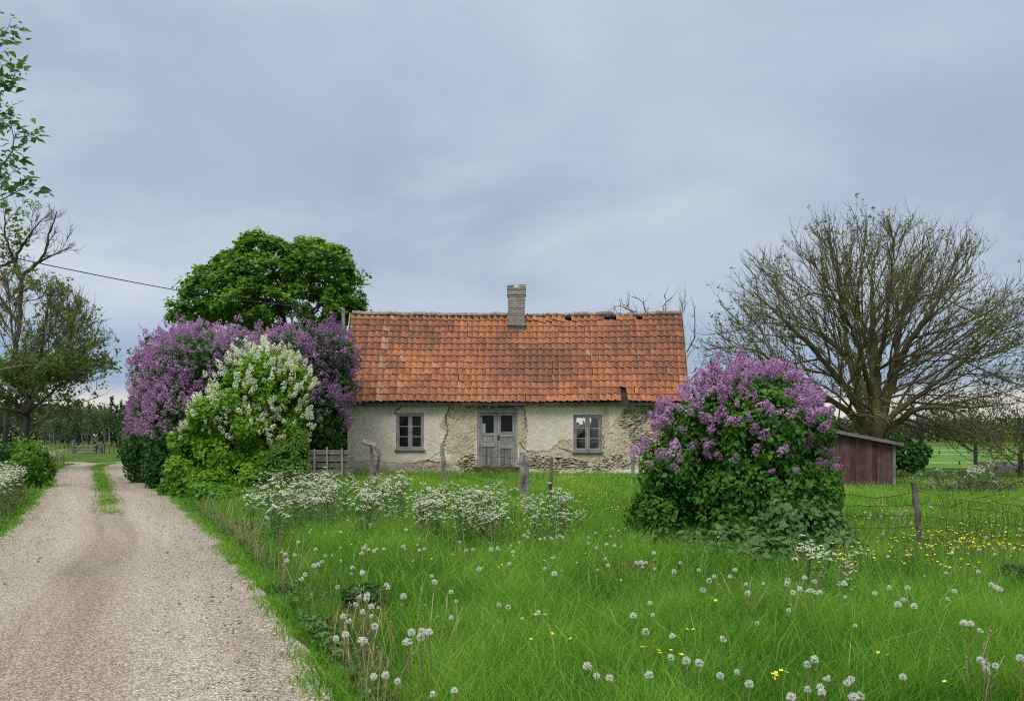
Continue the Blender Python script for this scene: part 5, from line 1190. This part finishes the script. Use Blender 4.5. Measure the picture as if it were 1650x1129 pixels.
# far gate and rails where the road bends
def far_gate():
    Y = 56.; th = thing('field_gate', 'old wooden field gate with grey posts at the bend in the road', 'gate', (PX(140, Y), Y, float(gz(PX(140, Y), Y))))
    for px, t_, w in ((119, 709, .17), (154, 715, .13), (161, 711, .2)):
        b = MB(); x = PX(px, Y); z = float(gz(x, Y)); b.tube([(x, Y, z-.2), (x+.02, Y, z+.7), (x, Y, PZ(t_, Y))], [w, w*.95, w*.85], 7, rng.random(), True, rough=.08); b.build('post', M_postdark, th)
    for a, b2 in (((120, 719), (155, 718.5)), ((120, 724), (155, 723.5)), ((120, 730), (155, 729)), ((112, 733), (136, 717))):
        b = MB(); b.tube([P(*a, Y-.12), P(*b2, Y-.12)], .055, 5, .2, True); b.build('rail', M_woodh, th)
    for px in (168, 176, 184, 194, 205, 214, 104):
        Yp = Y+rng.normal(0, .8); x = PX(px, Yp); z = float(gz(x, Yp)); q = thing('fence_post', 'grey round post in the fence line beside the far field gate', 'fence post', (x, Yp, z), 'posts beside the far gate'); b = MB()
        b.tube([(x, Yp, z-.2), (x+rng.normal(0, .04), Yp, PZ(rng.uniform(709, 714), Yp))], [.05, .04], 6, rng.random(), True); b.build('post', M_postdark, q)
    b = [sagline(P(163, y, Y), P(215, y-1, Y), .05) for y in (716, 722, 728)]; wire('thin wires along the fence beside the far field gate', b, .012, P(190, 722, Y))
far_gate()
def stone_wall():
    b = MB(); Y = 33.; g = np.random.default_rng(3)
    for x in np.arange(PX(1578, Y), PX(1760, Y), .26):
        for r in range(3):
            z = float(gz(x, Y))-.05+r*.16; s = np.array([.17, .2, .10])*g.uniform(.75, 1.25, 3); c = np.array([x+g.normal(0, .05)+.13*(r % 2), Y+g.normal(0, .05), z+.08]); a = g.normal(0, .2)
            b.obox(c, np.array([math.cos(a), math.sin(a), .1*g.normal()])*s[0], np.array([-math.sin(a), math.cos(a), 0])*s[1], np.array([.1*g.normal(), 0, 1])*s[2], g.random())
    t = NT('field_stone'); v = t.obj(); nz = t.noise(v, 5, 5, .7); c = t.mix(.6, t.ramp(t.attr('var'), [(0, (.14, .135, .125)), (1, (.34, .33, .31))]), t.ramp(nz, [(.3, (.5, .52, .45)), (.7, (1.3, 1.3, 1.3))]), 'MULTIPLY')
    tag(b.build('stone_wall', t.bsdf(c, .95), origin=(PX(1620, Y), Y, 0)), 'low grey dry stone wall under the orchard trees at the right edge', 'wall')
stone_wall()
def brush():
    Y = 22.; x = PX(1580, Y); z = float(gz(x, Y)); b = MB(); g = np.random.default_rng(6)
    for i in range(150):
        c = np.array([x+g.normal(0, .55), Y+g.normal(0, .3), z+.03+abs(g.normal(0, .13))]); d = unit(g.normal(0, 1, 3)*[1, .6, .35])*g.uniform(.15, .5); b.tube([c-d, c+g.normal(0, .03, 3), c+d], [.012, .012, .006], 4, g.random())
    tag(b.build('brushwood_pile', M_darkbark, origin=(x, Y, z)), 'dark heap of cut brushwood lying in the pasture right of the shed', 'brushwood')
brush()

# ================= far fields and woods =================
t = NT('bright_field'); v = t.obj(); sp = t.n('SeparateXYZ', {0: v}); n = t.noise(t.map(v, (.3, 1, 1)), .25, 4); y = t.math('ADD', sp.outputs[1], t.math('MULTIPLY', n, 2.0))
c = t.ramp(t.noise(v, .5, 5, .65), [(.3, (.07, .15, .026)), (.7, (.115, .215, .042))])
for yc, w in ((43.2, .55), (57.5, .9), (74, .8)):
    m = t.ramp(t.math('ABSOLUTE', t.math('SUBTRACT', y, yc+1)), [(w*.3, (1, 1, 1)), (w, (0, 0, 0))]); c = t.mix(t.math('MULTIPLY', m, .75), c, (.42, .48, .30))
b = MB(); b.add(*grid(np.linspace(12, 75, 60), np.linspace(36.5, 92, 60), lambda X, Y: gz(X, Y)+.03)); tag(b.build('field', t.bsdf(c, .95, spec=.1)), kind='structure')
M_far = leaf_mat('far_leaf', [(.1, (.022, .045, .020)), (.5, (.045, .075, .030)), (1, (.085, .115, .045))], .15, .6, .05)
M_spruce = leaf_mat('spruce_needle', [(.1, (.018, .045, .026)), (.5, (.034, .080, .040)), (1, (.07, .13, .055))], .1, .6, .2)
M_birchleaf = leaf_mat('birch_leaf', [(.1, (.035, .07, .022)), (.5, (.07, .115, .035)), (1, (.13, .17, .06))], .3, .55, .2)
t = NT('birch_bark'); nz = t.noise(t.map(t.obj(), (1, 1, 3)), 4, 4); M_birch = t.bsdf(t.ramp(nz, [(.4, (.10, .09, .08)), (.52, (.34, .32, .29)), (.8, (.46, .44, .41))]), .8)
def wood_belt(name, label, x0, x1, Y0, Y1, h, n, s):
    b = MB(); x = rng.uniform(x0, x1, n); y = rng.uniform(Y0, Y1, n); top = h*(.55+.75*fbm(np.stack([x, y*0, x*0], 1), .22, 601, 3)); z = gz(x, y)+top*rng.random(n)**.55
    leaves(b, np.stack([x, y, z], 1), np.tile([0, -.5, .6], (n, 1)), s, LEAF2, .2, .8); tag(b.build(name, M_far), label, 'wood', kind='stuff')
wood_belt('far_woods', 'dark far-off wood closing the fields on the right', 30, 190, 150, 168, 5.0, 26000, .75)
wood_belt('far_woods', 'dark thicket at the back of the spruce wood', -120, -45, 122, 130, 6.4, 16000, .7)
wood_belt('far_woods', 'long low wood on the horizon behind the cottage', -60, 40, 165, 180, 4.0, 9000, .9)
def spruce(H, seed):
    g = np.random.default_rng(seed); th = thing('spruce_tree', '', 'spruce', (0, 0, 0), 'trees of the wood beyond the far gate'); b = MB(); b.tube([(0, 0, -.3), (.02, 0, H*.5), (0, 0, H)], [.11, .07, .015], 6, .4); b.build('trunk', M_darkbark, th)
    c = MB(); zs = np.linspace(H*.16, H*.985, 26)
    for z in zs:
        R_ = (H-z)/H*1.55+.10; n = int(10+26*R_)
        a = g.random(n)*6.283; r = R_*g.random(n)**.6*(.8+.3*np.sin(a*3+seed+z)); p = np.stack([r*np.cos(a), r*np.sin(a), z-.22*r+g.normal(0, .06, n)], 1); nn = np.stack([np.cos(a)*.4, np.sin(a)*.4, np.full(n, .7)], 1); leaves(c, p, nn, .34, LEAF2, .6, .4)
    c.build('crown', M_spruce, th); return th
def birch(H, seed, mat_l, mat_t, dens=1.0, name='birch_tree', cat='birch'):
    g = np.random.default_rng(seed); th = thing(name, '', cat, (0, 0, 0), 'trees of the wood beyond the far gate'); b = MB(); p = np.stack([np.cumsum(g.normal(0, .08, 10)), g.normal(0, .05, 10), np.linspace(-.2, H*.95, 10)], 1); b.tube(p, np.linspace(.10, .02, 10), 6, .6)
    for i in range(16):
        k = g.integers(4, 9); a = g.random()*6.28; e = p[k]+np.array([math.cos(a)*1.1, math.sin(a)*1.1, g.uniform(.4, 1.3)])*(1.1-k/14); b.tube([p[k], (p[k]+e)/2+[0, 0, .1], e], [.035, .02, .01], 4, .3)
    b.build('trunk', mat_t, th); c = MB(); n = int(620*dens); q = in_ell(n, (0, 0, H*.66), (1.35, 1.3, H*.36), .6); q = q[vnoise(q, .9, seed) > .36]; leaves(c, q, rng.normal(0, .6, q.shape)+[0, 0, .5], .26, LEAF2, .4, .6); c.build('crown', mat_l, th); return th
def wood():
    pr = {'s': (spruce(8.6, 1), spruce(7.4, 2)), 'b': (birch(8, 3, M_birchleaf, M_birch, 1.1), birch(7.2, 4, M_birchleaf, M_birch, .6)), 'd': (birch(6.8, 5, M_far, M_grey, 1.5, 'alder_tree', 'alder'), birch(6, 6, M_birchleaf, M_grey, .5, 'alder_tree', 'alder'))}
    lab = {'s': 'dark spruce in the wood where the road bends away', 'b': 'pale stemmed birch in the wood where the road bends away', 'd': 'thin grey alder in the wood where the road bends away'}
    used = set(); cnt = {'s': 0, 'b': 0, 'd': 0}
    for kind, px, top, Y in (('s', 110, 645, 94), ('s', 103, 650, 98), ('s', 180, 638, 96), ('s', 196, 644, 104), ('s', 205, 646, 97), ('s', 214, 644, 106), ('s', 126, 645, 97), ('s', 143, 646, 99), ('s', 90, 660, 110), ('s', 72, 655, 112), ('s', 225, 650, 108), ('s', 45, 660, 112), ('s', 188, 652, 99),
                             ('b', 133, 650, 96), ('b', 128, 655, 97), ('b', 157, 648, 98), ('b', 168, 646, 96), ('b', 115, 656, 95), ('b', 86, 660, 92), ('b', 170, 656, 100), ('b', 176, 650, 95), ('b', 148, 654, 101),
                             ('d', 80, 662, 88), ('d', 95, 668, 86), ('d', 62, 660, 90), ('d', 150, 660, 90), ('d', 105, 672, 84), ('d', 190, 662, 90), ('d', 200, 668, 88), ('d', 40, 664, 88), ('d', 20, 660, 90), ('d', 0, 655, 92), ('d', 140, 672, 84), ('d', 120, 670, 86), ('d', 75, 675, 82)):
        cnt[kind] += 1; i = cnt[kind] % 2; src = pr[kind][i]
        if (kind, i) in used: o = copy_tree(src)
        else: o = src; used.add((kind, i))
        x = PX(px, Y); z = float(gz(x, Y)); h0 = ((8.6, 7.4), (8, 7.2), (6.8, 6))['sbd'.index(kind)][i]; s = (PZ(top, Y)-z)/h0
        o.location = (x, Y, z); o.scale = (s*rng.uniform(.85, 1.25),)*2+(s,); o.rotation_euler = (0, 0, rng.uniform(0, 6.28)); o['label'] = lab[kind]
wood()

# ================= flowers =================
t = NT('umbel_petal'); M_umb = t.bsdf(t.ramp(t.attr('var'), [(0, (.44, .51, .28)), (.45, (.66, .69, .49)), (1, (.82, .82, .71))]), .8, spec=.1, transl=.35)
M_gstem = leaf_mat('flower_stem', [(.1, (.06, .12, .03)), (.5, (.11, .18, .05)), (1, (.22, .24, .10))], .25, .6, 2)
def parsley(seed):
    """one cow parsley plant, height 1"""
    g = np.random.default_rng(seed); s, f = MB(), MB(); heads = []
    for k in range(3):
        a = g.random()*6.28; top = np.array([math.cos(a)*.12, math.sin(a)*.12, g.uniform(.72, .92)]); m = top*[.4, .4, .5]
        s.tube([np.array([0, 0, -.05])+g.normal(0, .012, 3), m, top], [.007, .006, .004], 4, .4); heads.append(top)
        for j in range(4):
            b0 = m+(top-m)*g.uniform(.1, .8); a2 = g.random()*6.28; e = b0+np.array([math.cos(a2)*.15, math.sin(a2)*.15, g.uniform(.10, .26)]); e[2] = min(e[2], 1); s.tube([b0, (b0+e)/2-[0, 0, .01], e], [.004, .003, .003], 3, .5); heads.append(e)
    n = 110; q = np.stack([g.normal(0, .11, n), g.normal(0, .11, n), g.uniform(.06, .6, n)], 1); leaves(s, q, g.normal(0, .5, q.shape)+[0, 0, .7], .055, LEAF1, .3, .6)
    for h in heads:
        R_ = g.uniform(.024, .045); mU = int(g.integers(8, 13)); tl = g.normal(0, .35, 2)
        for i in range(mU):
            r = R_*math.sqrt((i+.5)/mU); a = i*2.4; c = h+np.array([r*math.cos(a), r*math.sin(a), .034-9*r*r+tl[0]*r*math.cos(a)+tl[1]*r*math.sin(a)+g.normal(0, .005)]); s.tube([h-[0, 0, .006], c-[0, 0, .003]], .0014, 3, .6)
            w = g.uniform(.009, .014); an = np.arange(6)*1.047+g.random(); ti = g.normal(0, .5, 2); V = np.stack([np.cos(an)*w*g.uniform(.7, 1.2, 6), np.sin(an)*w*g.uniform(.7, 1.2, 6), np.zeros(6)], 1); V[:, 2] = V[:, 0]*ti[0]+V[:, 1]*ti[1]-.003
            f.add(np.concatenate([c+V, [c+[0, 0, .004]]]), np.array([[k, (k+1) % 6, 6] for k in range(6)]), np.clip(g.normal(.6, .25), 0, 1))
    return s, f
PAR = []
def plant_parsley(x, y, h, label, group):
    z = float(gz(x, y))
    k = len(PAR)
    if k < 6:
        th = thing('cow_parsley', label, 'cow parsley', (0, 0, 0), group); s, f = parsley(700+k); s.build('stem', M_gstem, th); f.build('flower_heads', M_umb, th); PAR.append(th); o = th
    else: o = copy_tree(PAR[int(rng.integers(6))]); PAR.append(o)
    o.location = (x, y, z); o.rotation_euler = (0, 0, rng.uniform(0, 6.28)); w = h*rng.uniform(.9, 1.25)*(1+.25*(y > 30)); o.scale = (w, w, h); o['label'] = label; o['group'] = group
def region(n, pxa, pxb, pya, pyb, label, group, hm=.70, hs=.17, pred=None):
    k = 0; tr = 0
    while k < n and tr < n*30:
        tr += 1; px = rng.uniform(pxa, pxb); py = rng.uniform(pya, pyb)
        if pred and not pred(px, py): continue
        h = float(np.clip(rng.normal(hm, hs), .35, 1.05)); Y = (HC-h)*FOC/(py-HY)
        x = PX(px, Y)
        if Y < 9.4 and px < 1000 or roadd(np.array([x]), np.array([Y]))[0] < .25 or not house_clear(np.array(x), np.array(Y-.4)) or Y > 26.2 and px > 200: continue
        plant_parsley(x, Y, h, label, group); k += 1
lA = 'cow parsley in the dense white bank below the white lilac'; gA = 'cow parsley banked below the white lilac'
region(66, 395, 575, 748, 805, lA, gA, pred=lambda px, py: py > 770-18*math.sin(max(0, min(1, (px-395)/180))*3.14) and py < 785+.20*(px-395)*(px < 500)+21*(px >= 500))
lB = 'cow parsley in loose drifts along the old wire fence'; gB = 'cow parsley along the wire fence'
region(24, 585, 662, 764, 798, lB, gB); region(14, 620, 705, 795, 832, lB, gB, .5, .1); region(24, 680, 790, 780, 812, lB, gB); region(12, 730, 795, 812, 846, lB, gB, .46, .08); region(24, 790, 940, 780, 828, lB, gB, .66)
lC = 'cow parsley at the right foot of the lone lilac'; region(3, 1288, 1335, 855, 885, lC, 'cow parsley beside the lone lilac', .55, .06); region(4, 1350, 1430, 885, 925, lC, 'cow parsley beside the lone lilac', .36, .03)
lD = 'cow parsley on the bank left of the gravel road'; region(44, -15, 84, 748, 835, lD, 'cow parsley left of the road', .85, .12, lambda px, py: py > 748 and px < 84-.75*(py-748))
lE = 'cow parsley on the far verge where the road bends'; region(26, 66, 214, 723, 736, lE, 'cow parsley on the far verge', .95, .1)
lF = 'cow parsley in the pasture right of the shed'
for i in range(26):
    Y = rng.uniform(19, 27); px = rng.uniform(1455, 1640) if i < 16 else rng.normal(1578, 12); plant_parsley(PX(px, Y), Y, rng.uniform(.35, .6) if i < 16 else rng.uniform(.6, .95), lF, 'cow parsley in the pasture')

# dandelion clocks
t = NT('dandelion_down'); M_down = t.bsdf(t.ramp(t.attr('var'), [(0, (.24, .18, .11)), (.12, (.28, .22, .15)), (.2, (.78, .77, .70)), (1, (.92, .91, .86))]), .9, spec=.05, transl=.5)
M_dstem = leaf_mat('dandelion_stem', [(.1, (.16, .15, .06)), (.5, (.22, .19, .09)), (1, (.30, .22, .13))], .2, .6, 2)
def clock(seed):
    g = np.random.default_rng(seed); h = MB(); n = 240; d = unit(g.normal(0, 1, (n, 3))); d = d[d[:, 2] > -.75]; d = d[(d@unit(g.normal(0, 1, 3)+[0, 0, .3]) < (1.1, .55, 1.1, .75, 1.1)[seed % 5])]; n = len(d); r = .0205*(1+g.normal(0, .09, n))[:, None]
    dn = unit(d+g.normal(0, .9, d.shape)); a = unit(np.cross(dn, g.normal(0, 1, (n, 3)))); b = np.cross(dn, a); c = d*r; s = .0025
    V = np.stack([c+a*s, c+b*s, c-a*s, c-b*s], 1).reshape(-1, 3); h.add(V, np.arange(n*4).reshape(n, 4), np.repeat(.5+.5*g.random(n), 4))
    c2 = (d*r*.62)[::3]; a, b = a[::3], b[::3]; n = len(c2); V = np.stack([c2+a*s*.8, c2+b*s*.8, c2-a*s*.8, c2-b*s*.8], 1).reshape(-1, 3); h.add(V, np.arange(n*4).reshape(n, 4), np.repeat(.35+.3*g.random(n), 4))
    k = 8; an = np.arange(k)*2*np.pi/k; rings = np.array([[0, -.009], [.006, -.006], [.0085, 0], [.006, .006], [0.0001, .009]]); V = np.stack([rings[:, :1]*np.cos(an), rings[:, :1]*np.sin(an), np.broadcast_to(rings[:, 1:], (5, k))], -1).reshape(-1, 3); i = (np.arange(4)[:, None]*k+np.arange(k)).ravel(); j = (np.arange(4)[:, None]*k+(np.arange(k)+1) % k).ravel(); h.add(V, np.stack([i, j, j+k, i+k], 1), .05)
    bend = g.normal(0, .05, 2); s_ = np.linspace(0, 1, 7); st = np.stack([bend[0]*(s_**2-1), bend[1]*(s_**2-1), s_-1], 1); return h, st
DAN = []
def dandelion(x, y, zh, label, group, sc=1.0):
    z = float(gz(x, y)); H_ = max(.12, zh-z); k = len(DAN)
    if k < 5:
        th = thing('dandelion_clock', label, 'dandelion', (0, 0, 0), group); hd, st = clock(900+k); m = MB(); m.tube(st*[.3, .3, .38], np.linspace(.0042, .003, 7), 5, .2+.15*k); so_ = m.build('stem', M_dstem, th); ho = hd.build('seed_head', M_down, th); o = th
    else: o = copy_tree(DAN[int(rng.integers(5))])
    DAN.append(o); o.location = (x, y, zh); o.rotation_euler = (rng.normal(0, .06), rng.normal(0, .06), rng.uniform(0, 6.28)); 
    o.scale = (sc, sc, sc); o['label'] = label; o['group'] = group
    for ch in o.children:
        if 'stem' in ch.name: ch.scale = (1, 1, (H_+.03)/.38/sc)
D1 = [(870,105),(855,188),(655,198),(678,207),(706,214),(722,202),(641,224),(407,205),(253,229),(262,262),(596,298),(648,318),(645,325),(1145,167),(1178,210),(1214,207),(1305,206),(1340,200),(1243,307),(1345,488),(770,385),(778,400),(671,440),(668,458),(612,485),(692,496),(710,598),(898,628),(950,625),(988,628),(637,668),(655,672),(512,660),(560,640),(857,445),(1100,423),(1016,372),(1002,342),(520,398),(765,848),(1005,945),(1118,925),(826,878),(705,855),(355,333),(335,355),(420,283),(398,290),(440,268),(1398,280),(1580,303),(1627,330),(577,570),(550,548),(870,680),(885,675),(945,655),(650,525)]
D2 = [(82,68),(60,97),(78,95),(98,95),(88,88),(70,217),(185,95),(210,130),(245,118),(272,122),(347,180),(362,180),(378,180),(365,195),(405,147),(494,180),(472,210),(555,204),(590,240),(570,272),(677,204),(660,226),(715,253),(720,282),(855,240),(852,252),(873,280),(896,268),(932,273),(945,243),(948,280),(963,280),(912,230),(1045,250),(1148,283),(1198,265),(1258,263),(1226,320),(1245,305),(1280,326),(1395,302),(1416,276),(1540,253),(1555,262),(1568,268),(1450,380),(1470,385),(1503,408),(1445,383),(335,358),(376,412),(467,426),(638,436),(180,528),(212,560),(255,568),(462,498),(513,510),(556,517),(628,560),(685,548),(725,588),(866,632),(922,606),(964,597),(970,615),(985,568),(1055,585),(1068,572),(1100,628),(1075,632),(1242,564),(1503,506),(1522,520),(1553,526),(1523,538),(1638,500),(1497,210),(250,190),(388,558),(945,505),(920,523)]
D3 = [(1548, 868), (1564, 872), (1394, 825), (1400, 833), (1420, 832), (1437, 834), (1468, 843), (455, 806), (446, 822), (470, 818), (697, 834), (706, 836), (713, 833), (845, 862), (852, 858)]
pts = [(380+x/3.173, 820+y/3.173) for x, y in D1]+[(860+x/2.0886, 820+y/2.0886) for x, y in D2]+D3
_g = np.random.default_rng(44)
pts += [(_g.uniform(430, 1010), _g.uniform(835, 905)) for _ in range(46)]+[(_g.uniform(1370, 1645), _g.uniform(805, 900)) for _ in range(26)]+[(_g.uniform(560, 1640), _g.uniform(905, 1010)) for _ in range(22)]
for _k, (px, py) in enumerate(pts):
    zh = float(np.clip(rng.normal(.36, .03), .28, .44)); Y = (HC-zh)*FOC/(py-HY)
    if Y < 3.9: zh = max(.30, HC-(py-HY)*4.0/FOC); Y = (HC-zh)*FOC/(py-HY)
    near_road = px < 740 and py > 860
    lab = ('white dandelion clock on a pale stalk in the grass beside the gravel road' if near_road else 'white dandelion clock in the open grass in front of the lone lilac' if py > 900 else 'small white dandelion clock in the grass between fence and cottage')
    dandelion(PX(px, Y), Y, zh, lab, 'dandelion clocks by the road' if near_road else 'dandelion clocks in the open grass' if py > 900 else 'dandelion clocks further back', rng.uniform(.72, 1.08) if _k < len(pts)-94 else rng.uniform(.5, .85))
# buttercups: far ones as one mass, near ones each on its own
t = NT('buttercup_petal'); M_but = t.bsdf(t.ramp(t.attr('var'), [(0, (.66, .48, .012)), (1, (.86, .72, .03))]), .4, spec=.4, transl=.2)
def cup(mb, c, R_, g, up=(0, 0, 1)):
    an = np.arange(5)*1.2566+g.random(); n = unit(np.array(up)+g.normal(0, .35, 3)); a = unit(np.cross(n, g.normal(0, 1, 3))); b = np.cross(n, a)
    V = [c]+[c+R_*(a*math.cos(q)+b*math.sin(q))+n*R_*.45 for q in an]+[c+R_*.75*(a*math.cos(q+.63)+b*math.sin(q+.63))+n*R_*.3 for q in an]
    mb.add(np.array(V), np.array([[0, 6+(i-1) % 5, 1+i, 6+i] for i in range(5)]), g.random())
def buttercups():
    g = np.random.default_rng(15); b = MB(); s = MB()
    def many(n, pxa, pxb, pya, pyb, thr, pred=None):
        k = 0
        while k < n:
            px, py = g.uniform(pxa, pxb), max(768, g.normal(pya, pyb)); h = np.clip(g.normal(.38, .05), .25, .5); Y = (HC-h)*FOC/(py-HY); x = PX(px, Y)
            if vn2(np.array(x), np.array(Y), 1.3, 33) < thr or (pred and not pred(px, py)): n -= .2; continue
            c = np.array([x, Y, h]); cup(b, c, .0115*g.uniform(.8, 1.3), g); k += 1
            if Y < 14: s.tube([(x+g.normal(0, .03), Y, float(gz(x, Y))), c], .0022, 3, .3)
    many(460, 1345, 1665, 872, 17, .40); many(200, 1345, 1660, 842, 18, .5); many(130, 905, 1010, 795, 12, .42); many(80, 940, 1015, 835, 10, .45); many(110, 690, 840, 785, 10, .5); many(60, 1350, 1660, 802, 9, .5); many(40, 850, 1600, 905, 20, .55)
    o = tag(b.build('buttercups', M_but), 'yellow buttercups scattered thickly through the grass behind the fence', 'buttercups', kind='stuff')
    st = s.build('stems', M_gstem, o); st['kind'] = 'stuff'
    proto = None; L = [(125, 435), (60, 420), (108, 375), (365, 465), (378, 463), (410, 462), (420, 475), (425, 485), (462, 475), (497, 490), (515, 405), (537, 405), (805, 555), (815, 550), (833, 543), (850, 550), (818, 560), (808, 568), (865, 322), (1160, 483), (1192, 490), (445, 215), (456, 295), (145, 180), (600, 300), (612, 308), (5, 355), (38, 355), (1383, 580)]
    L = [(860+x/2.0886, 820+y/2.0886) for x, y in L]+[(380+x/3.173, 820+y/3.173) for x, y in ((1000, 255), (1012, 248), (1020, 258), (1110, 232), (1260, 300), (1300, 262), (1345, 298), (1360, 285), (1545, 268), (1575, 262), (1520, 540), (1580, 540), (1617, 635), (1508, 665), (590, 180), (535, 198))]
    for i, (px, py) in enumerate(L):
        h = g.uniform(.26, .36); Y = (HC-h)*FOC/(py-HY); x = PX(px, Y)
        if proto is None:
            o = thing('buttercup', '', 'buttercup', (0, 0, 0)); m = MB(); cup(m, np.zeros(3), .0125, g); m.build('flower', M_but, o); m = MB(); m.tube([(.03, 0, -.36), (.01, 0, -.16), (0, 0, 0)], .002, 4, .3); m.build('stem', M_gstem, o); proto = o
        else: o = copy_tree(proto)
        o.location = (x, Y, h); o.rotation_euler = (g.normal(0, .15), g.normal(0, .15), g.uniform(0, 6.28)); o.scale = (g.uniform(.9, 1.3),)*3; tag(o, 'single yellow buttercup in the open grass in front of the lone lilac', 'buttercup', 'buttercups in the open grass')
buttercups()
# dead pale flower stalks and plantain-like leaves at the road edge
def stalks():
    b = MB(); n = 0; g = np.random.default_rng(19)
    for (px, py, rx, ry, k) in ((335, 830, 24, 14, 60), (370, 840, 16, 10, 40), (400, 855, 14, 10, 40), (415, 885, 10, 10, 30), (320, 815, 16, 8, 40), (10, 810, 24, 16, 50), (30, 795, 16, 12, 40), (565, 1010, 26, 30, 34), (600, 1060, 26, 30, 30), (460, 905, 16, 16, 26), (700, 1010, 30, 20, 16), (1025, 930, 14, 8, 14), (1200, 970, 12, 8, 14), (1300, 960, 24, 10, 20), (1585, 1095, 20, 14, 16), (1440, 830, 16, 10, 20), (760, 905, 30, 12, 20)):
        for i in range(k):
            qx, qy = g.normal(px, rx), g.normal(py, ry); h = g.uniform(.22, .40); Y = (HC-.2)*FOC/(qy-HY); x = PX(qx, Y)
            if roadd(np.array([x]), np.array([Y]))[0] < .12: continue
            z = float(gz(x, Y)); l = g.normal(0, .08, 2); b.tube([(x, Y, z), (x+l[0]*.4, Y+l[1]*.4, z+h*.5), (x+l[0], Y+l[1], z+h)], [.003, .0026, .002] if Y < 9 else [.005, .004, .0035], 3, g.random())
            if g.random() < .5: e = np.array([x+l[0], Y+l[1], z+h]); b.tube([e-[0, 0, .012], e, e+[0, 0, .012]], [.003, .008, .002], 5, g.random()*.6)
    t = NT('dead_stalk'); tag(b.build('dead_stalks', t.bsdf(t.ramp(t.attr('var'), [(0, (.20, .14, .08)), (.5, (.34, .26, .15)), (1, (.46, .38, .24))]), .8, spec=.1)), 'tan spent flower stalks standing in tufts along the road edge', 'stalks', kind='stuff')
    w = MB(); n = 12000; y = 3.4+16*g.random(n)**1.3; cx = np.interp(y, ROAD[:, 1], ROAD[:, 0]); hw_ = np.interp(y, ROAD[:, 1], ROAD[:, 2]); x = cx+(hw_*1.12+.04+np.abs(g.normal(0, .22, n)))*np.where(g.random(n) < .75, 1, -1); k = vn2(x, y, 2.2, 81) > .42; x, y = x[k], y[k]
    p = np.stack([x, y, gz(x, y)+np.abs(g.normal(.04, .035, len(x)))], 1); leaves(w, p, np.tile([0, 0, 1.], (len(p), 1)), .042, LEAF2, -.2, .5); tag(w.build('verge_weeds', leaf_mat('weed_leaf', [(.1, (.035, .08, .016)), (.5, (.07, .145, .025)), (1, (.14, .20, .05))], .25, .5, 1)), 'low broad leaved weeds along the edge of the gravel road', 'weeds', kind='stuff')
stalks()
M_nettle = leaf_mat('nettle_leaf', [(.1, (.018, .06, .015)), (.5, (.035, .105, .022)), (1, (.06, .15, .035))], .25, .5, 1)
for lab_, px, py, rx, rz, Y in (('dark feathery yarrow clump in the grass near the gravel road', 585, 958, 34, 18, 6.2), ('dark nettle clump in the grass right of the lone lilac', 1425, 965, 50, 26, 6.6), ('dark nettle clump at the right edge of the meadow', 1640, 930, 34, 24, 7.2)):
    bush('weed_clump', lab_, 'weed clump', [LB(px, py, rx, rz, Y), LB(px+rx*.5, py+4, rx*.6, rz*.7, Y+.15)], (PX(px, Y), Y), 2600, .042, M_nettle, LEAF1, .25, .6, 4, .3, 141+px, gz, 0, sten=8, str_=.004)
